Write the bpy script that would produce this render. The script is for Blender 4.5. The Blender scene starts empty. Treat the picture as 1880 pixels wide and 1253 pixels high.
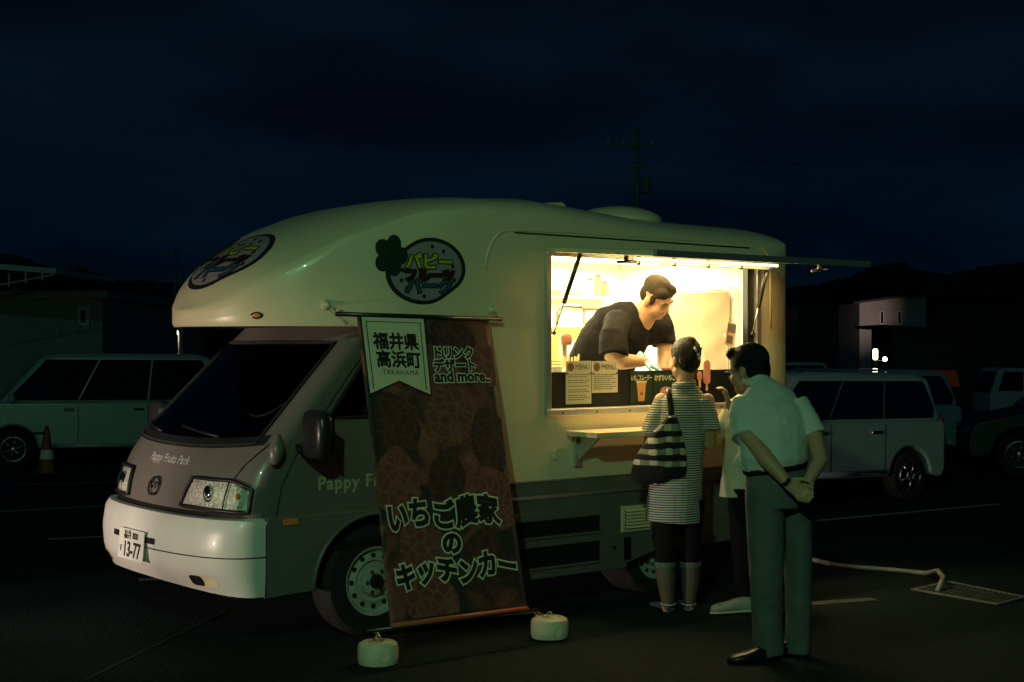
import bpy, bmesh, math, random
from mathutils import Vector, Matrix
from mathutils.bvhtree import BVHTree
random.seed(7)
PI = math.pi
SC = bpy.context.scene
COL = SC.collection
V = Vector

# ------------------------------------------------------------------ camera
FPX, CX, HY, EYE = 2611.0, 940.0, 630.0, 1.6      # photograph 1880 px wide, 50 mm lens, eye level
cam = bpy.data.objects.new('camera', bpy.data.cameras.new('camera'))
COL.objects.link(cam)
cam.location = (0, 0, EYE)
cam.rotation_euler = (PI/2 + math.atan(3.5/FPX), 0, 0)
cam.data.lens = 50.0; cam.data.sensor_width = 36.0
cam.data.clip_start = 0.05; cam.data.clip_end = 3000
SC.camera = cam

# ------------------------------------------------------------------ sky, key light, exposure
LKEY = V((0.36, 1.50, -0.56)).normalized()         # light of the car park behind the photographer
w = bpy.data.worlds.new('World'); SC.world = w; w.use_nodes = True
nt = w.node_tree; nt.nodes.clear()
wo = nt.nodes.new('ShaderNodeOutputWorld'); bg = nt.nodes.new('ShaderNodeBackground')
sky = nt.nodes.new('ShaderNodeTexSky'); sky.sky_type = 'NISHITA'; sky.sun_disc = False
sky.sun_elevation = math.radians(-3.0); sky.sun_rotation = math.radians(200)
tc = nt.nodes.new('ShaderNodeTexCoord'); mp = nt.nodes.new('ShaderNodeMapping')
mp.inputs['Scale'].default_value = (2.6, 2.6, 8.0)
nz = nt.nodes.new('ShaderNodeTexNoise'); nz.inputs['Scale'].default_value = 1.5; nz.inputs['Detail'].default_value = 5
rp = nt.nodes.new('ShaderNodeValToRGB')
rp.color_ramp.elements[0].position = .36; rp.color_ramp.elements[0].color = (.0003, .0016, .0043, 1)
rp.color_ramp.elements[1].position = .66; rp.color_ramp.elements[1].color = (.0007, .0048, .0116, 1)
mx = nt.nodes.new('ShaderNodeMix'); mx.data_type = 'RGBA'; mx.blend_type = 'ADD'
mx.inputs['Factor'].default_value = .012
nt.links.new(tc.outputs['Generated'], mp.inputs['Vector']); nt.links.new(mp.outputs[0], nz.inputs['Vector'])
nt.links.new(nz.outputs['Fac'], rp.inputs['Fac'])
nt.links.new(rp.outputs['Color'], mx.inputs['A']); nt.links.new(sky.outputs[0], mx.inputs['B'])
nt.links.new(mx.outputs['Result'], bg.inputs['Color']); bg.inputs['Strength'].default_value = 1.0
nt.links.new(bg.outputs[0], wo.inputs[0])
sd = bpy.data.lights.new('sun', 'SUN'); sd.energy = 0.03; sd.angle = math.radians(1.0); sd.color = (.3, 1.0, .8)
so = bpy.data.objects.new('sun', sd); COL.objects.link(so); so.location = (-3, -12, 7)
so.rotation_euler = LKEY.to_track_quat('-Z', 'Y').to_euler()
SC.view_settings.view_transform = 'Standard'; SC.view_settings.look = 'None'
SC.view_settings.exposure = 0.0; SC.view_settings.gamma = 1.0

# ------------------------------------------------------------------ materials
MATS = {}
def mat(name, col, rough=.5, metal=0., var=0., vscale=8., bump=0., bscale=60., emit=None, estr=1., coat=0., spec=.5):
    if name in MATS: return MATS[name]
    m = bpy.data.materials.new(name); m.use_nodes = True; t = m.node_tree
    b = t.nodes['Principled BSDF']
    b.inputs['Roughness'].default_value = rough; b.inputs['Metallic'].default_value = metal
    b.inputs['Specular IOR Level'].default_value = spec
    b.inputs['Coat Weight'].default_value = coat
    b.inputs['Base Color'].default_value = (*col, 1)
    c = t.nodes.new('ShaderNodeTexCoord')
    n = t.nodes.new('ShaderNodeTexNoise'); n.inputs['Scale'].default_value = vscale; n.inputs['Detail'].default_value = 6
    t.links.new(c.outputs['Object'], n.inputs['Vector'])
    r = t.nodes.new('ShaderNodeValToRGB'); vv = max(var, .04)
    r.color_ramp.elements[0].position = .3; r.color_ramp.elements[1].position = .7
    r.color_ramp.elements[0].color = (*[x*(1-vv) for x in col], 1); r.color_ramp.elements[1].color = (*[min(1, x*(1+vv)) for x in col], 1)
    t.links.new(n.outputs['Fac'], r.inputs['Fac']); t.links.new(r.outputs['Color'], b.inputs['Base Color'])
    if bump:
        n2 = t.nodes.new('ShaderNodeTexNoise'); n2.inputs['Scale'].default_value = bscale; n2.inputs['Detail'].default_value = 4
        t.links.new(c.outputs['Object'], n2.inputs['Vector'])
        bp = t.nodes.new('ShaderNodeBump'); bp.inputs['Strength'].default_value = bump; bp.inputs['Distance'].default_value = .02
        t.links.new(n2.outputs['Fac'], bp.inputs['Height']); t.links.new(bp.outputs[0], b.inputs['Normal'])
    if emit:
        b.inputs['Emission Color'].default_value = (*emit, 1); b.inputs['Emission Strength'].default_value = estr
    MATS[name] = m
    return m
def glass(name, tint, refl=1.0, rough=.02):
    if name in MATS: return MATS[name]
    m = bpy.data.materials.new(name); m.use_nodes = True; t = m.node_tree; t.nodes.clear()
    o = t.nodes.new('ShaderNodeOutputMaterial'); mixn = t.nodes.new('ShaderNodeMixShader')
    tr = t.nodes.new('ShaderNodeBsdfTransparent'); tr.inputs[0].default_value = (*tint, 1)
    gl = t.nodes.new('ShaderNodeBsdfGlossy'); gl.inputs['Roughness'].default_value = rough; gl.inputs[0].default_value = (refl, refl, refl, 1)
    fr = t.nodes.new('ShaderNodeFresnel'); fr.inputs[0].default_value = 1.5
    t.links.new(fr.outputs[0], mixn.inputs[0]); t.links.new(tr.outputs[0], mixn.inputs[1]); t.links.new(gl.outputs[0], mixn.inputs[2])
    t.links.new(mixn.outputs[0], o.inputs[0]); MATS[name] = m
    return m
def ramp_mat(name, tex, scale, stops, rough=.6, coord='Object', mapscale=(1, 1, 1), bump=0., distort=0., bands='Z'):
    if name in MATS: return MATS[name]
    m = bpy.data.materials.new(name); m.use_nodes = True; t = m.node_tree; b = t.nodes['Principled BSDF']
    b.inputs['Roughness'].default_value = rough
    c = t.nodes.new('ShaderNodeTexCoord'); mp_ = t.nodes.new('ShaderNodeMapping'); mp_.inputs['Scale'].default_value = mapscale
    t.links.new(c.outputs[coord], mp_.inputs[0])
    if tex == 'wave':
        n = t.nodes.new('ShaderNodeTexWave'); n.bands_direction = bands; n.inputs['Distortion'].default_value = distort
        n.inputs['Detail Scale'].default_value = 1.5
    elif tex == 'voronoi':
        n = t.nodes.new('ShaderNodeTexVoronoi'); n.feature = 'DISTANCE_TO_EDGE'
    else:
        n = t.nodes.new('ShaderNodeTexNoise'); n.inputs['Detail'].default_value = 6; n.inputs['Distortion'].default_value = distort
    n.inputs['Scale'].default_value = scale
    t.links.new(mp_.outputs[0], n.inputs['Vector'])
    r = t.nodes.new('ShaderNodeValToRGB'); cr = r.color_ramp
    while len(cr.elements) < len(stops): cr.elements.new(.5)
    for e, (p, cc) in zip(cr.elements, stops): e.position = p; e.color = (*cc, 1)
    src = n.outputs['Distance'] if tex == 'voronoi' else n.outputs['Fac']
    t.links.new(src, r.inputs['Fac']); t.links.new(r.outputs[0], b.inputs['Base Color'])
    if bump:
        bp = t.nodes.new('ShaderNodeBump'); bp.inputs['Strength'].default_value = bump; bp.inputs['Distance'].default_value = .02
        t.links.new(src, bp.inputs['Height']); t.links.new(bp.outputs[0], b.inputs['Normal'])
    MATS[name] = m
    return m

ramp_mat('asphalt', 'noise', 55., [(.34, (.007, .013, .015)), (.56, (.013, .023, .026)), (.68, (.030, .042, .042)), (.80, (.09, .10, .09))], .8, bump=.8)
MATS['asphalt'].node_tree.nodes['Principled BSDF'].inputs['Specular IOR Level'].default_value = .12
mat('worn_line', (.07, .075, .075), .85, var=.6, vscale=25, bump=.2)
mat('paint_line', (.36, .37, .36), .8, var=.5, vscale=30, bump=.2)
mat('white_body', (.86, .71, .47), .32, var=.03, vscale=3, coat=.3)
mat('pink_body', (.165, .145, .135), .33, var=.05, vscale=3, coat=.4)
mat('bumper_white', (.74, .73, .70), .34, var=.03, vscale=4, coat=.3)
mat('black_trim', (.012, .012, .013), .45)
mat('black_rubber', (.014, .014, .014), .85, bump=.15)
mat('seam', (.02, .02, .02), .7)
mat('dark_plastic', (.02, .02, .022), .28, bump=.05)
mat('steel', (.55, .55, .54), .28, metal=1.)
mat('chrome', (.8, .8, .8), .08, metal=1.)
mat('lamp_reflector', (.80, .78, .66), .28, metal=.15, bump=.9, bscale=60, var=.35, vscale=45)
mat('alu', (.62, .61, .58), .38, metal=.8, var=.06)
mat('rim_steel', (.50, .52, .48), .45, metal=.25, var=.1)
glass('glass_dark', (.13, .15, .19))
glass('glass_clear', (.92, .95, .95))
mat('glass_black', (.006, .008, .010), .05, spec=.6)
mat('liner', (.86, .83, .74), .5, var=.03)
mat('cream_print', (.85, .78, .56), .6, var=.04)
mat('black_print', (.012, .012, .014), .6)
mat('white_print', (.75, .75, .72), .5)
mat('amber', (.75, .26, .05), .2)
mat('tail_red', (.4, .02, .02), .2)
mat('skin', (.50, .28, .16), .5, var=.06, vscale=25, bump=.05)
mat('hair_black', (.010, .009, .008), .42, spec=.25, var=.3, vscale=120, bump=.7, bscale=170)
mat('hair_short', (.034, .025, .017), .8, spec=.12, var=.4, vscale=160, bump=.7, bscale=220)
mat('tshirt', (.013, .012, .012), .85, var=.12, vscale=14, bump=.3, bscale=18, spec=.08)
mat('shirt_white', (.56, .60, .55), .85, var=.06, vscale=10, bump=.2, bscale=11)
mat('shirt_cream', (.66, .62, .46), .85, var=.06, vscale=10, bump=.25, bscale=12)
mat('trouser_grey', (.105, .12, .118), .9, var=.12, vscale=9, bump=.2, bscale=9)
mat('trouser_black', (.010, .010, .011), .9, bump=.1, spec=.1)
mat('shoe_black', (.010, .010, .010), .35)
mat('shoe_grey', (.36, .37, .33), .7, var=.15)
mat('shoe_navy', (.05, .06, .08), .6)
mat('glove_blue', (.20, .38, .62), .5, bump=.15, bscale=50)
mat('weight_plastic', (.80, .70, .50), .5, var=.12, vscale=12, bump=.1)
mat('silver_paint', (.32, .46, .47), .3, metal=.15, var=.03, coat=.5)
mat('pale_silver', (.34, .46, .45), .32, metal=.15, var=.03, coat=.5)
mat('dark_paint', (.008, .008, .009), .45)
mat('white_paint', (.6, .61, .6), .35, coat=.3)
mat('hill_forest', (.010, .014, .010), .95, var=.5, vscale=.05)
mat('wall_pale', (.32, .33, .32), .9, var=.15, vscale=.6)
mat('wall_dark', (.06, .06, .06), .9, var=.2, vscale=.6)
mat('roof_dark', (.03, .03, .032), .8, var=.3, vscale=2)
mat('pole_concrete', (.22, .24, .25), .9, var=.2)
mat('cone_orange', (.30, .07, .02), .6, var=.15)
mat('hose_white', (.24, .25, .24), .5)
mat('iron', (.10, .11, .10), .6, metal=.3, var=.3, vscale=30, bump=.3)
ramp_mat('stripe_dress', 'wave', 1.0, [(.0, (.07, .09, .10)), (.42, (.07, .09, .10)), (.58, (.58, .57, .50)), (1, (.58, .57, .50))], .85, mapscale=(1, 1, 22.0), distort=.0)
mat('curtain', (.19, .155, .095), .9, var=.08, vscale=5)

# ------------------------------------------------------------------ helpers
def P3(x, y, Y): return V(((x-CX)/FPX*Y, Y, EYE+(HY-y)/FPX*Y))     # a point of known depth
SLOPE = .028
def ground_z(Y): return -SLOPE*(min(max(Y, 10), 45)-10)
def gpt(x, y):                                                      # where a sight line meets the ground
    k = (y-HY)/FPX
    Y = EYE/k
    if Y > 10: Y = (EYE-10*SLOPE)/(k-SLOPE)
    return V(((x-CX)/FPX*Y, Y, ground_z(Y)))
class MB:
    def __init__(s): s.v = []; s.f = []
    def add(s, vs, fs):
        o = len(s.v); s.v += [tuple(p) for p in vs]; s.f += [tuple(i+o for i in f) for f in fs]; return s
    def box(s, x0, x1, y0, y1, z0, z1):
        vs = [(x, y, z) for x in (x0, x1) for y in (y0, y1) for z in (z0, z1)]
        return s.add(vs, [(0, 1, 3, 2), (4, 6, 7, 5), (0, 4, 5, 1), (2, 3, 7, 6), (0, 2, 6, 4), (1, 5, 7, 3)])
    def loft(s, secs, cap=True, closed=True):
        n = len(secs[0]); vs = [p for q in secs for p in q]; fs = []
        for i in range(len(secs)-1):
            for j in range(n if closed else n-1):
                a, b = i*n+j, i*n+(j+1) % n
                fs.append((a, b, b+n, a+n))
        if cap and closed: fs.append(tuple(range(n-1, -1, -1))); fs.append(tuple(range(len(vs)-n, len(vs))))
        return s.add(vs, fs)
    def tube(s, pts, rad, seg=10, side=None, round_ends=False, closed=False):
        pts = [V(p) for p in pts]; n = len(pts)
        if not isinstance(rad, (list, tuple)): rad = [rad]*n
        rad = [(r, r) if not isinstance(r, (tuple, list)) else tuple(r) for r in rad]
        if round_ends:
            for end in (0, 1):
                p = pts[0] if end == 0 else pts[-1]; q = pts[1] if end == 0 else pts[-2]
                r = rad[0] if end == 0 else rad[-1]; d = (p-q).normalized(); m = min(r)
                e1, e2 = p+d*m*.55, p+d*m*.92
                r1, r2 = tuple(x*.83 for x in r), tuple(x*.38 for x in r)
                if end == 0: pts = [e2, e1]+pts; rad = [r2, r1]+rad
                else: pts = pts+[e1, e2]; rad = rad+[r1, r2]
        n = len(pts); secs = []; up = V(side) if side else None
        for i in range(n):
            d = ((pts[(i+1) % n]-pts[i-1]) if closed else (pts[min(i+1, n-1)]-pts[max(i-1, 0)])).normalized()
            if up is None:
                up = V((1, 0, 0)) if abs(d.x) < .8 else V((0, 1, 0))
            a = (up-d*up.dot(d))
            if a.length < 1e-4: a = d.orthogonal()
            a.normalize(); b = d.cross(a)
            if not side: up = a
            secs.append([pts[i]+a*rad[i][0]*math.cos(2*PI*k/seg)+b*rad[i][1]*math.sin(2*PI*k/seg) for k in range(seg)])
        if closed: secs.append(secs[0]); return s.loft(secs, cap=False)
        return s.loft(secs)
    def ball(s, c, r, axes=None, seg=14, rings=9):
        c = V(c); r = (r, r, r) if not isinstance(r, (tuple, list)) else r
        A = axes or (V((1, 0, 0)), V((0, 1, 0)), V((0, 0, 1))); vs = []
        for i in range(1, rings):
            ph = PI*i/rings
            for k in range(seg):
                th = 2*PI*k/seg
                vs.append(c+A[0]*r[0]*math.sin(ph)*math.cos(th)+A[1]*r[1]*math.sin(ph)*math.sin(th)+A[2]*r[2]*math.cos(ph))
        fs = []
        for i in range(rings-2):
            for k in range(seg): a, b = i*seg+k, i*seg+(k+1) % seg; fs.append((a, a+seg, b+seg, b))
        t, bt = len(vs), len(vs)+1; vs += [c+A[2]*r[2], c-A[2]*r[2]]
        for k in range(seg):
            fs.append((t, k, (k+1) % seg)); o = (rings-2)*seg; fs.append((bt, o+(k+1) % seg, o+k))
        return s.add(vs, fs)
    def lathe(s, prof, seg=32, axis='z', c=(0, 0, 0), cap=True):
        secs = []
        for r, h in prof:
            q = []
            for k in range(seg):
                a = 2*PI*k/seg; x, y = r*math.cos(a), r*math.sin(a)
                q.append(V(c)+(V((x, y, h)) if axis == 'z' else V((x, h, y))))
            secs.append(q)
        return s.loft(secs, cap)
    def prism(s, outline, t, f):            # outline of 2D points mapped by f(a, b, c) with c in (0, t)
        n = len(outline)
        vs = [f(a, b, 0) for a, b in outline]+[f(a, b, t) for a, b in outline]
        fs = [tuple(range(n)), tuple(range(2*n-1, n-1, -1))]+[(i, (i+1) % n+0, (i+1) % n+n, i+n) for i in range(n)]
        return s.add(vs, fs)
    def mesh(s, name='m'):
        m = bpy.data.meshes.new(name); m.from_pydata(s.v, [], s.f); m.update(); return m
    def build(s, name, material, parent=None, smooth=False, bevel=0., seg=2, loc=None, recalc=True, sharp=None):
        m = s.mesh(name)
        if recalc:
            b = bmesh.new(); b.from_mesh(m); bmesh.ops.recalc_face_normals(b, faces=b.faces); b.to_mesh(m); b.free()
        return link(name, m, material, parent, smooth, bevel, seg, loc, sharp)
def link(name, m, material, parent=None, smooth=False, bevel=0., seg=2, loc=None, sharp=None):
    o = bpy.data.objects.new(name, m); COL.objects.link(o)
    if material: m.materials.append(MATS[material] if isinstance(material, str) else material)
    if parent: o.parent = parent
    if loc: o.location = loc
    if smooth or bevel or sharp:
        for p in m.polygons: p.use_smooth = True
        if sharp or bevel: m.set_sharp_from_angle(angle=math.radians(sharp or 35))
    if bevel:
        md = o.modifiers.new('bevel', 'BEVEL'); md.width = bevel; md.segments = seg; md.limit_method = 'ANGLE'; md.angle_limit = math.radians(35)
        md.harden_normals = True
    return o
def tag(o, label, cat=None, group=None, kind=None):
    if label: o['label'] = label
    if cat: o['category'] = cat
    if group: o['group'] = group
    if kind: o['kind'] = kind
    return o
def thing(name, label, cat, loc=(0, 0, 0), rotz=0., group=None):
    o = bpy.data.objects.new(name, None); COL.objects.link(o); o.location = loc; o.rotation_euler = (0, 0, rotz)
    o.empty_display_size = .2
    return tag(o, label, cat, group)
def struct(o, label=None): o['kind'] = 'structure'; return tag(o, label)
def bake(o):                                                         # turn modifiers into plain mesh
    dg = bpy.context.evaluated_depsgraph_get(); dg.update()
    me = bpy.data.meshes.new_from_object(o.evaluated_get(dg)); o.modifiers.clear()
    old = o.data; o.data = me; bpy.data.meshes.remove(old)
    for p in me.polygons: p.use_smooth = True
    return o
def blob(mb, name, material, parent, voxel=.008, smooth=4, wrinkle=0.):
    o = mb.build(name, material, parent, recalc=True)
    r = o.modifiers.new('r', 'REMESH'); r.mode = 'VOXEL'; r.voxel_size = voxel
    s = o.modifiers.new('s', 'SMOOTH'); s.iterations = smooth; s.factor = .5
    if wrinkle:
        for sc_, st_ in ((.11, wrinkle), (.035, wrinkle*.4)):
            tx = bpy.data.textures.new('folds', 'CLOUDS'); tx.noise_scale = sc_; tx.noise_depth = 1; tx.noise_basis = 'VORONOI_F2_F1' if sc_ > .1 else 'ORIGINAL_PERLIN'
            d_ = o.modifiers.new('d', 'DISPLACE'); d_.texture = tx; d_.strength = st_; d_.mid_level = .5; d_.texture_coords = 'LOCAL'
    return bake(o)
def text_mesh(body, size, offset=0., extrude=.0015, align='LEFT', spacing=1., sx=1., line=1., edge=0.):
    cu = bpy.data.curves.new('t', 'FONT'); cu.body = body; cu.size = size; cu.offset = offset; cu.extrude = extrude
    cu.align_x = align; cu.space_character = spacing; cu.space_line = line; cu.resolution_u = 3; cu.fill_mode = 'BOTH'
    if edge: cu.fill_mode = 'NONE'; cu.extrude = 0; cu.bevel_depth = edge; cu.bevel_resolution = 0
    o = bpy.data.objects.new('t', cu); COL.objects.link(o)
    dg = bpy.context.evaluated_depsgraph_get(); dg.update()
    me = bpy.data.meshes.new_from_object(o.evaluated_get(dg)); bpy.data.objects.remove(o); bpy.data.curves.remove(cu)
    me.materials.clear()
    if sx != 1: me.transform(Matrix.Diagonal((sx, 1, 1, 1)))
    return me
def frame(X, Y, o):                                                  # matrix from two in-plane axes and an origin
    X = V(X).normalized(); Y = V(Y).normalized(); Z = X.cross(Y)
    return Matrix(((X.x, Y.x, Z.x, o[0]), (X.y, Y.y, Z.y, o[1]), (X.z, Y.z, Z.z, o[2]), (0, 0, 0, 1)))
def text(name, body, size, material, parent, M, **k):
    me = text_mesh(body, size, **k); me.transform(M); return link(name, me, material, parent)
def ribbon(mb, pts, wid, nrm, h=.004): mb.tube(pts, [(wid/2, h)]*len(pts), seg=4, side=nrm); return mb

# ------------------------------------------------------------------ ground, markings, hills
mb = MB()
ys = [-30, 0, 10, 14, 20, 30, 45, 90, 200, 500, 1500]; xs = [-1200, -300, -80, -30, -10, 0, 10, 30, 80, 300, 1200]
mb.add([(x, y, ground_z(y)) for y in ys for x in xs], [(j*11+i, j*11+i+1, j*11+i+12, j*11+i+11) for j in range(10) for i in range(10)])
struct(mb.build('ground', 'asphalt'), 'dark asphalt of the car park')
def strip(name, a, b, wid, m, lab, dz=.005):
    a, b = V(a), V(b); n = 8; d = (b-a); s = V((-d.y, d.x, 0)).normalized()*wid/2; q = MB(); vs = []
    for i in range(n+1):
        p = a+d*(i/n)
        for sg in (-1, 1):
            t = p+s*sg; vs.append((t.x, t.y, ground_z(t.y)+dz))
    q.add(vs, [(2*i, 2*i+1, 2*i+3, 2*i+2) for i in range(n)])
    return struct(q.build(name, m), lab)
for a, b, lab in [((1500, 957), (1838, 926), 'long painted parking line right of the food truck'),
                  ((-30, 893), (255, 885), 'painted parking line far left near the traffic cone'),
                  ((-30, 942), (225, 928), 'middle painted parking line left of the bumper'),
                  ((88, 991), (330, 980), 'nearest painted parking line left of the bumper'),
                  ((255, 1066), (420, 1058), 'painted line end under the front bumper'),
                  ((1486, 1110), (1605, 1101), 'short worn painted line behind the man')]:
    strip('parking_line', gpt(*a), gpt(*b), .10, 'paint_line' if 'worn' not in lab else 'worn_line', lab)
strip('asphalt_joint', gpt(150, 1252), gpt(415, 1122), .018, 'seam', 'dark tar joint across the asphalt', .003)

def hill(name, pts, Y, lab, seed):
    r = random.Random(seed); q = MB(); top = []; n = 0
    pts2 = []
    for (x0, y0), (x1, y1) in zip(pts, pts[1:]):
        m = max(2, int((x1-x0)/6))
        for i in range(m): pts2.append((x0+(x1-x0)*i/m, y0+(y1-y0)*i/m+r.uniform(-2.2, 2.2)))
    secs = []
    for dep, hh in ((-60, 0.), (-42, .35), (-20, .75), (0, 1.), (60, .9), (150, 0.)):
        row = []
        for x, y in pts2:
            c = P3(x, y, Y); z0 = -1.5
            row.append((c.x*(1+dep/Y), Y+dep+r.uniform(-4, 4), z0+(c.z-z0)*hh+(r.uniform(-.6, .6) if 0 < hh < 1 else 0)))
        secs.append(row)
    q.loft(secs, cap=False, closed=False)
    return struct(q.build(name, 'hill_forest', sharp=60), lab)
hill('hill', [(-500, 470), (-100, 478), (20, 466), (60, 478), (110, 498), (150, 492), (215, 515), (330, 522), (520, 540), (800, 560), (1100, 560)], 420, 'dark wooded hill behind the left of the car park', 1)
hill('hill', [(1000, 560), (1300, 545), (1440, 530), (1500, 522), (1560, 508), (1600, 490), (1650, 482), (1690, 495), (1740, 505), (1800, 490), (1900, 480), (2300, 470)], 380, 'dark wooded hill behind the houses on the right', 2)

# ------------------------------------------------------------------ food truck
ANG = math.radians(37.97); TO = V((-.735, 7.68, 0))
UD = V((math.cos(ANG), math.sin(ANG), 0)); VD = V((-math.sin(ANG), math.cos(ANG), 0))
def tw(u, v, z): return TO+UD*u+VD*v+V((0, 0, z))
TR = thing('food_truck', 'cream and pink camper style food truck with its serving hatch open', 'food truck', TO, ANG)
WC = .85
# shell: spine heights and the nose profile
SP = [(.9, 2.505), (1.2, 2.505), (1.6, 2.475), (2.0, 2.44), (2.5, 2.42), (3.0, 2.415), (3.38, 2.41)]
def lerp_tab(tab, x):
    if x <= tab[0][0]: return tab[0][1]
    for (a, p), (b, q) in zip(tab, tab[1:]):
        if x <= b: t = (x-a)/(b-a); return p+(q-p)*t
    return tab[-1][1]
NOSE = [(1.0, 1.69), (1.005, 1.73), (.995, 1.79), (.965, 1.845), (.935, 1.92), (.89, 2.01), (.83, 2.10), (.765, 2.175), (.685, 2.245), (.585, 2.315), (.46, 2.385), (.32, 2.44), (.17, 2.487), (.0, 2.505)]
ZF = sorted([(.9-1.61*r, z) for r, z in NOSE[2:]])+[(1.3, 2.60), (2.0, 2.9), (4., 3.5)]
def smin(a, b, k=.11):
    h = max(k-abs(a-b), 0)/k; return min(a, b)-h*h*k*.25
def z_top(u, v):                         # roof: cross-section rounding met by the sloping nose
    w_ = min(1., abs(v-WC)/.85); zc = lerp_tab(SP, u); zs = zc-.24*(1-(1-w_**3.0)**(1/3.0))
    z = smin(zs, lerp_tab(ZF, u-.33*w_**2.4))
    if u > 3.12: z -= .24*(1-(max(0., 1-(min(1., (u-3.12)/.25))**3.0))**(1/3.0))*(1-w_**3)
    return max(z, 1.76)
RR = [.988, .965, .93, .88, .81, .72, .6, .45, .3, .15, 0.]
NR = 6+len(RR)
def outline_cols():
    cols = []                            # (kind, spine point u, edge point(u, v), front weight)
    N = 40
    for k in range(N+1):
        th = PI*(k/N-.06*math.sin(4*PI*k/N)/2)                      # far side -> nose -> near side
        c, s = math.cos(th), math.sin(th)
        du = 1.61*abs(s)**(2/2.8); dv = .85*(1 if c > 0 else -1)*abs(c)**(2/2.05) if abs(c) > 1e-6 else 0
        fw = max(0, min(1, (s-.32)/.42)); fw = fw*fw*(3-2*fw)
        cols.append((.9, (.9-du, WC+dv), fw))
    for u in (1.05, 1.21, 1.5, 1.8, 2.1, 2.4, 2.7, 3.0, 3.12): cols.append((u, (u, 0.), 0.))
    for k in range(1, 12):
        th = PI*k/12; c, s = math.cos(th), math.sin(th); e = 2/9.0
        cols.append((3.12, (3.12+.25*abs(s)**e, WC-.85*(1 if c > 0 else -1)*(abs(c)**e if abs(c) > 1e-6 else 0)), 0.))
    for u in (3.12, 2.4, 1.8, 1.2): cols.append((u, (u, 1.7), 0.))
    return cols
cols = outline_cols(); mb = MB(); vs = []
LOWER = [.785, 1.2]                       # extra lower rows for the straight part
def col_pts(cu, e, fw):
    zt = z_top(*e); out = []
    f4 = (2.12-1.69)/(zt-1.69) if zt > 2.15 else .82
    for f in (0., f4*.2, f4*.45, f4*.75, f4, 1.): out.append(V((e[0]-(.012 if 0 < f < 1 and e[0] < -.2 else 0), e[1], 1.69+(zt-1.69)*f)))
    for r in RR:
        u, v = cu+(e[0]-cu)*r, WC+(e[1]-WC)*r; out.append(V((u, v, z_top(u, v))))
    return out
grid = [col_pts(*c) for c in cols]; nc = len(grid)
vs = [p for g in grid for p in g]; fs = []
for i in range(nc):
    j = (i+1) % nc
    for k in range(NR-1):
        u0, u1 = cols[i][1][0], cols[j][1][0]; near = cols[i][1][1] < .01 and cols[j][1][1] < .01
        if near and u0 > 1.2 and u1 < 3.01 and k < 4: continue          # serving window opening
        fs.append((i*NR+k, j*NR+k, j*NR+k+1, i*NR+k+1))
mb.add(vs, fs)
nfront = 41
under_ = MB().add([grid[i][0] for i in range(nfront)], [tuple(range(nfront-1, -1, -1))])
# lower walls z .785 - 1.69
edge = [(u, 0.) for u in (.46, .9, 1.05, 1.21, 1.5, 1.8, 2.1, 2.4, 2.7, 3.0, 3.12)]+[c[1] for c in cols[50:61]]+[(3.12, 1.7), (1.2, 1.7), (.46, 1.7), (.46, .85)]
def ring_wall(q, zs, hole=False, off=0.):
    n = len(edge); vs = []
    for z in zs:
        for (u, v) in edge: vs.append((u+(off if u > 3.2 else 0), v-(off if v < .1 else 0)+(off if v > 1.6 else 0), z))
    fs = []
    for r in range(len(zs)-1):
        for i in range(n):
            j = (i+1) % n
            if hole and edge[i][1] == 0 == edge[j][1] and edge[i][0] > 1.2 and edge[j][0] < 3.01 and zs[r] >= 1.199: continue
            fs.append((r*n+i, r*n+j, (r+1)*n+j, (r+1)*n+i))
    q.add(vs, fs)
ring_wall(mb, [.785, 1.2, 1.69], True)
shell = mb.build('camper_shell', 'white_body', TR, sharp=50, recalc=True)
# weld for smooth shading
b_ = bmesh.new(); b_.from_mesh(shell.data); bmesh.ops.remove_doubles(b_, verts=b_.verts, dist=.0005); bmesh.ops.recalc_face_normals(b_, faces=b_.faces); b_.to_mesh(shell.data); b_.free()
shell.data.set_sharp_from_angle(angle=math.radians(55))
tree = BVHTree.FromPolygons([tuple(v.co) for v in shell.data.vertices], [tuple(p.vertices) for p in shell.data.polygons])
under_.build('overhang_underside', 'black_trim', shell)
# lower band with mouldings
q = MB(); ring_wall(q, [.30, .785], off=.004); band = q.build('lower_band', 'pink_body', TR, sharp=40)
q = MB(); q.tube([(.5, -.006, .69), (3.2, -.006, .69)], [(.013, .010)]*2, seg=8, side=(0, 0, 1)); q.build('moulding', 'pink_body', band, smooth=True)
q = MB(); q.tube([(.5, -.004, .785), (3.2, -.004, .785)], [(.006, .008)]*2, seg=8, side=(0, 0, 1)); q.build('band_edge', 'pink_body', band, smooth=True)
# skirt between the wheels
sk = MB()
def arch_panel(q, u0, u1, z0, z1, uc, r, v, t=.03, zc=.30):
    pts = [(u0, z0)]
    a0 = math.asin((z0-zc)/r) if z0 > zc else 0
    if u0 < uc-r and u1 > uc+r:
        for k in range(17): a = PI-a0-(PI-2*a0)*k/16; pts.append((uc+r*math.cos(a), zc+r*math.sin(a)))
        pts += [(u1, z0)]
    pts += [(u1, z1), (u0, z1)]
    n = len(pts); vs = [(a, v, b) for a, b in pts]+[(a, v+t, b) for a, b in pts]
    q.add(vs, [tuple(range(n)), tuple(range(2*n-1, n-1, -1))]+[(i, (i+1) % n, (i+1) % n+n, i+n) for i in range(n)])
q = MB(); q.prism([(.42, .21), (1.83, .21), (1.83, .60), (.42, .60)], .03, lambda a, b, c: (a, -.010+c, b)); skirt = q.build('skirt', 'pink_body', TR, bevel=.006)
arch_panel(q := MB(), 1.835, 3.30, .24, .60, 2.15, .34, -.010, .03, .24); rear_skirt = q.build('rear_skirt', 'pink_body', TR, bevel=.004)
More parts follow.
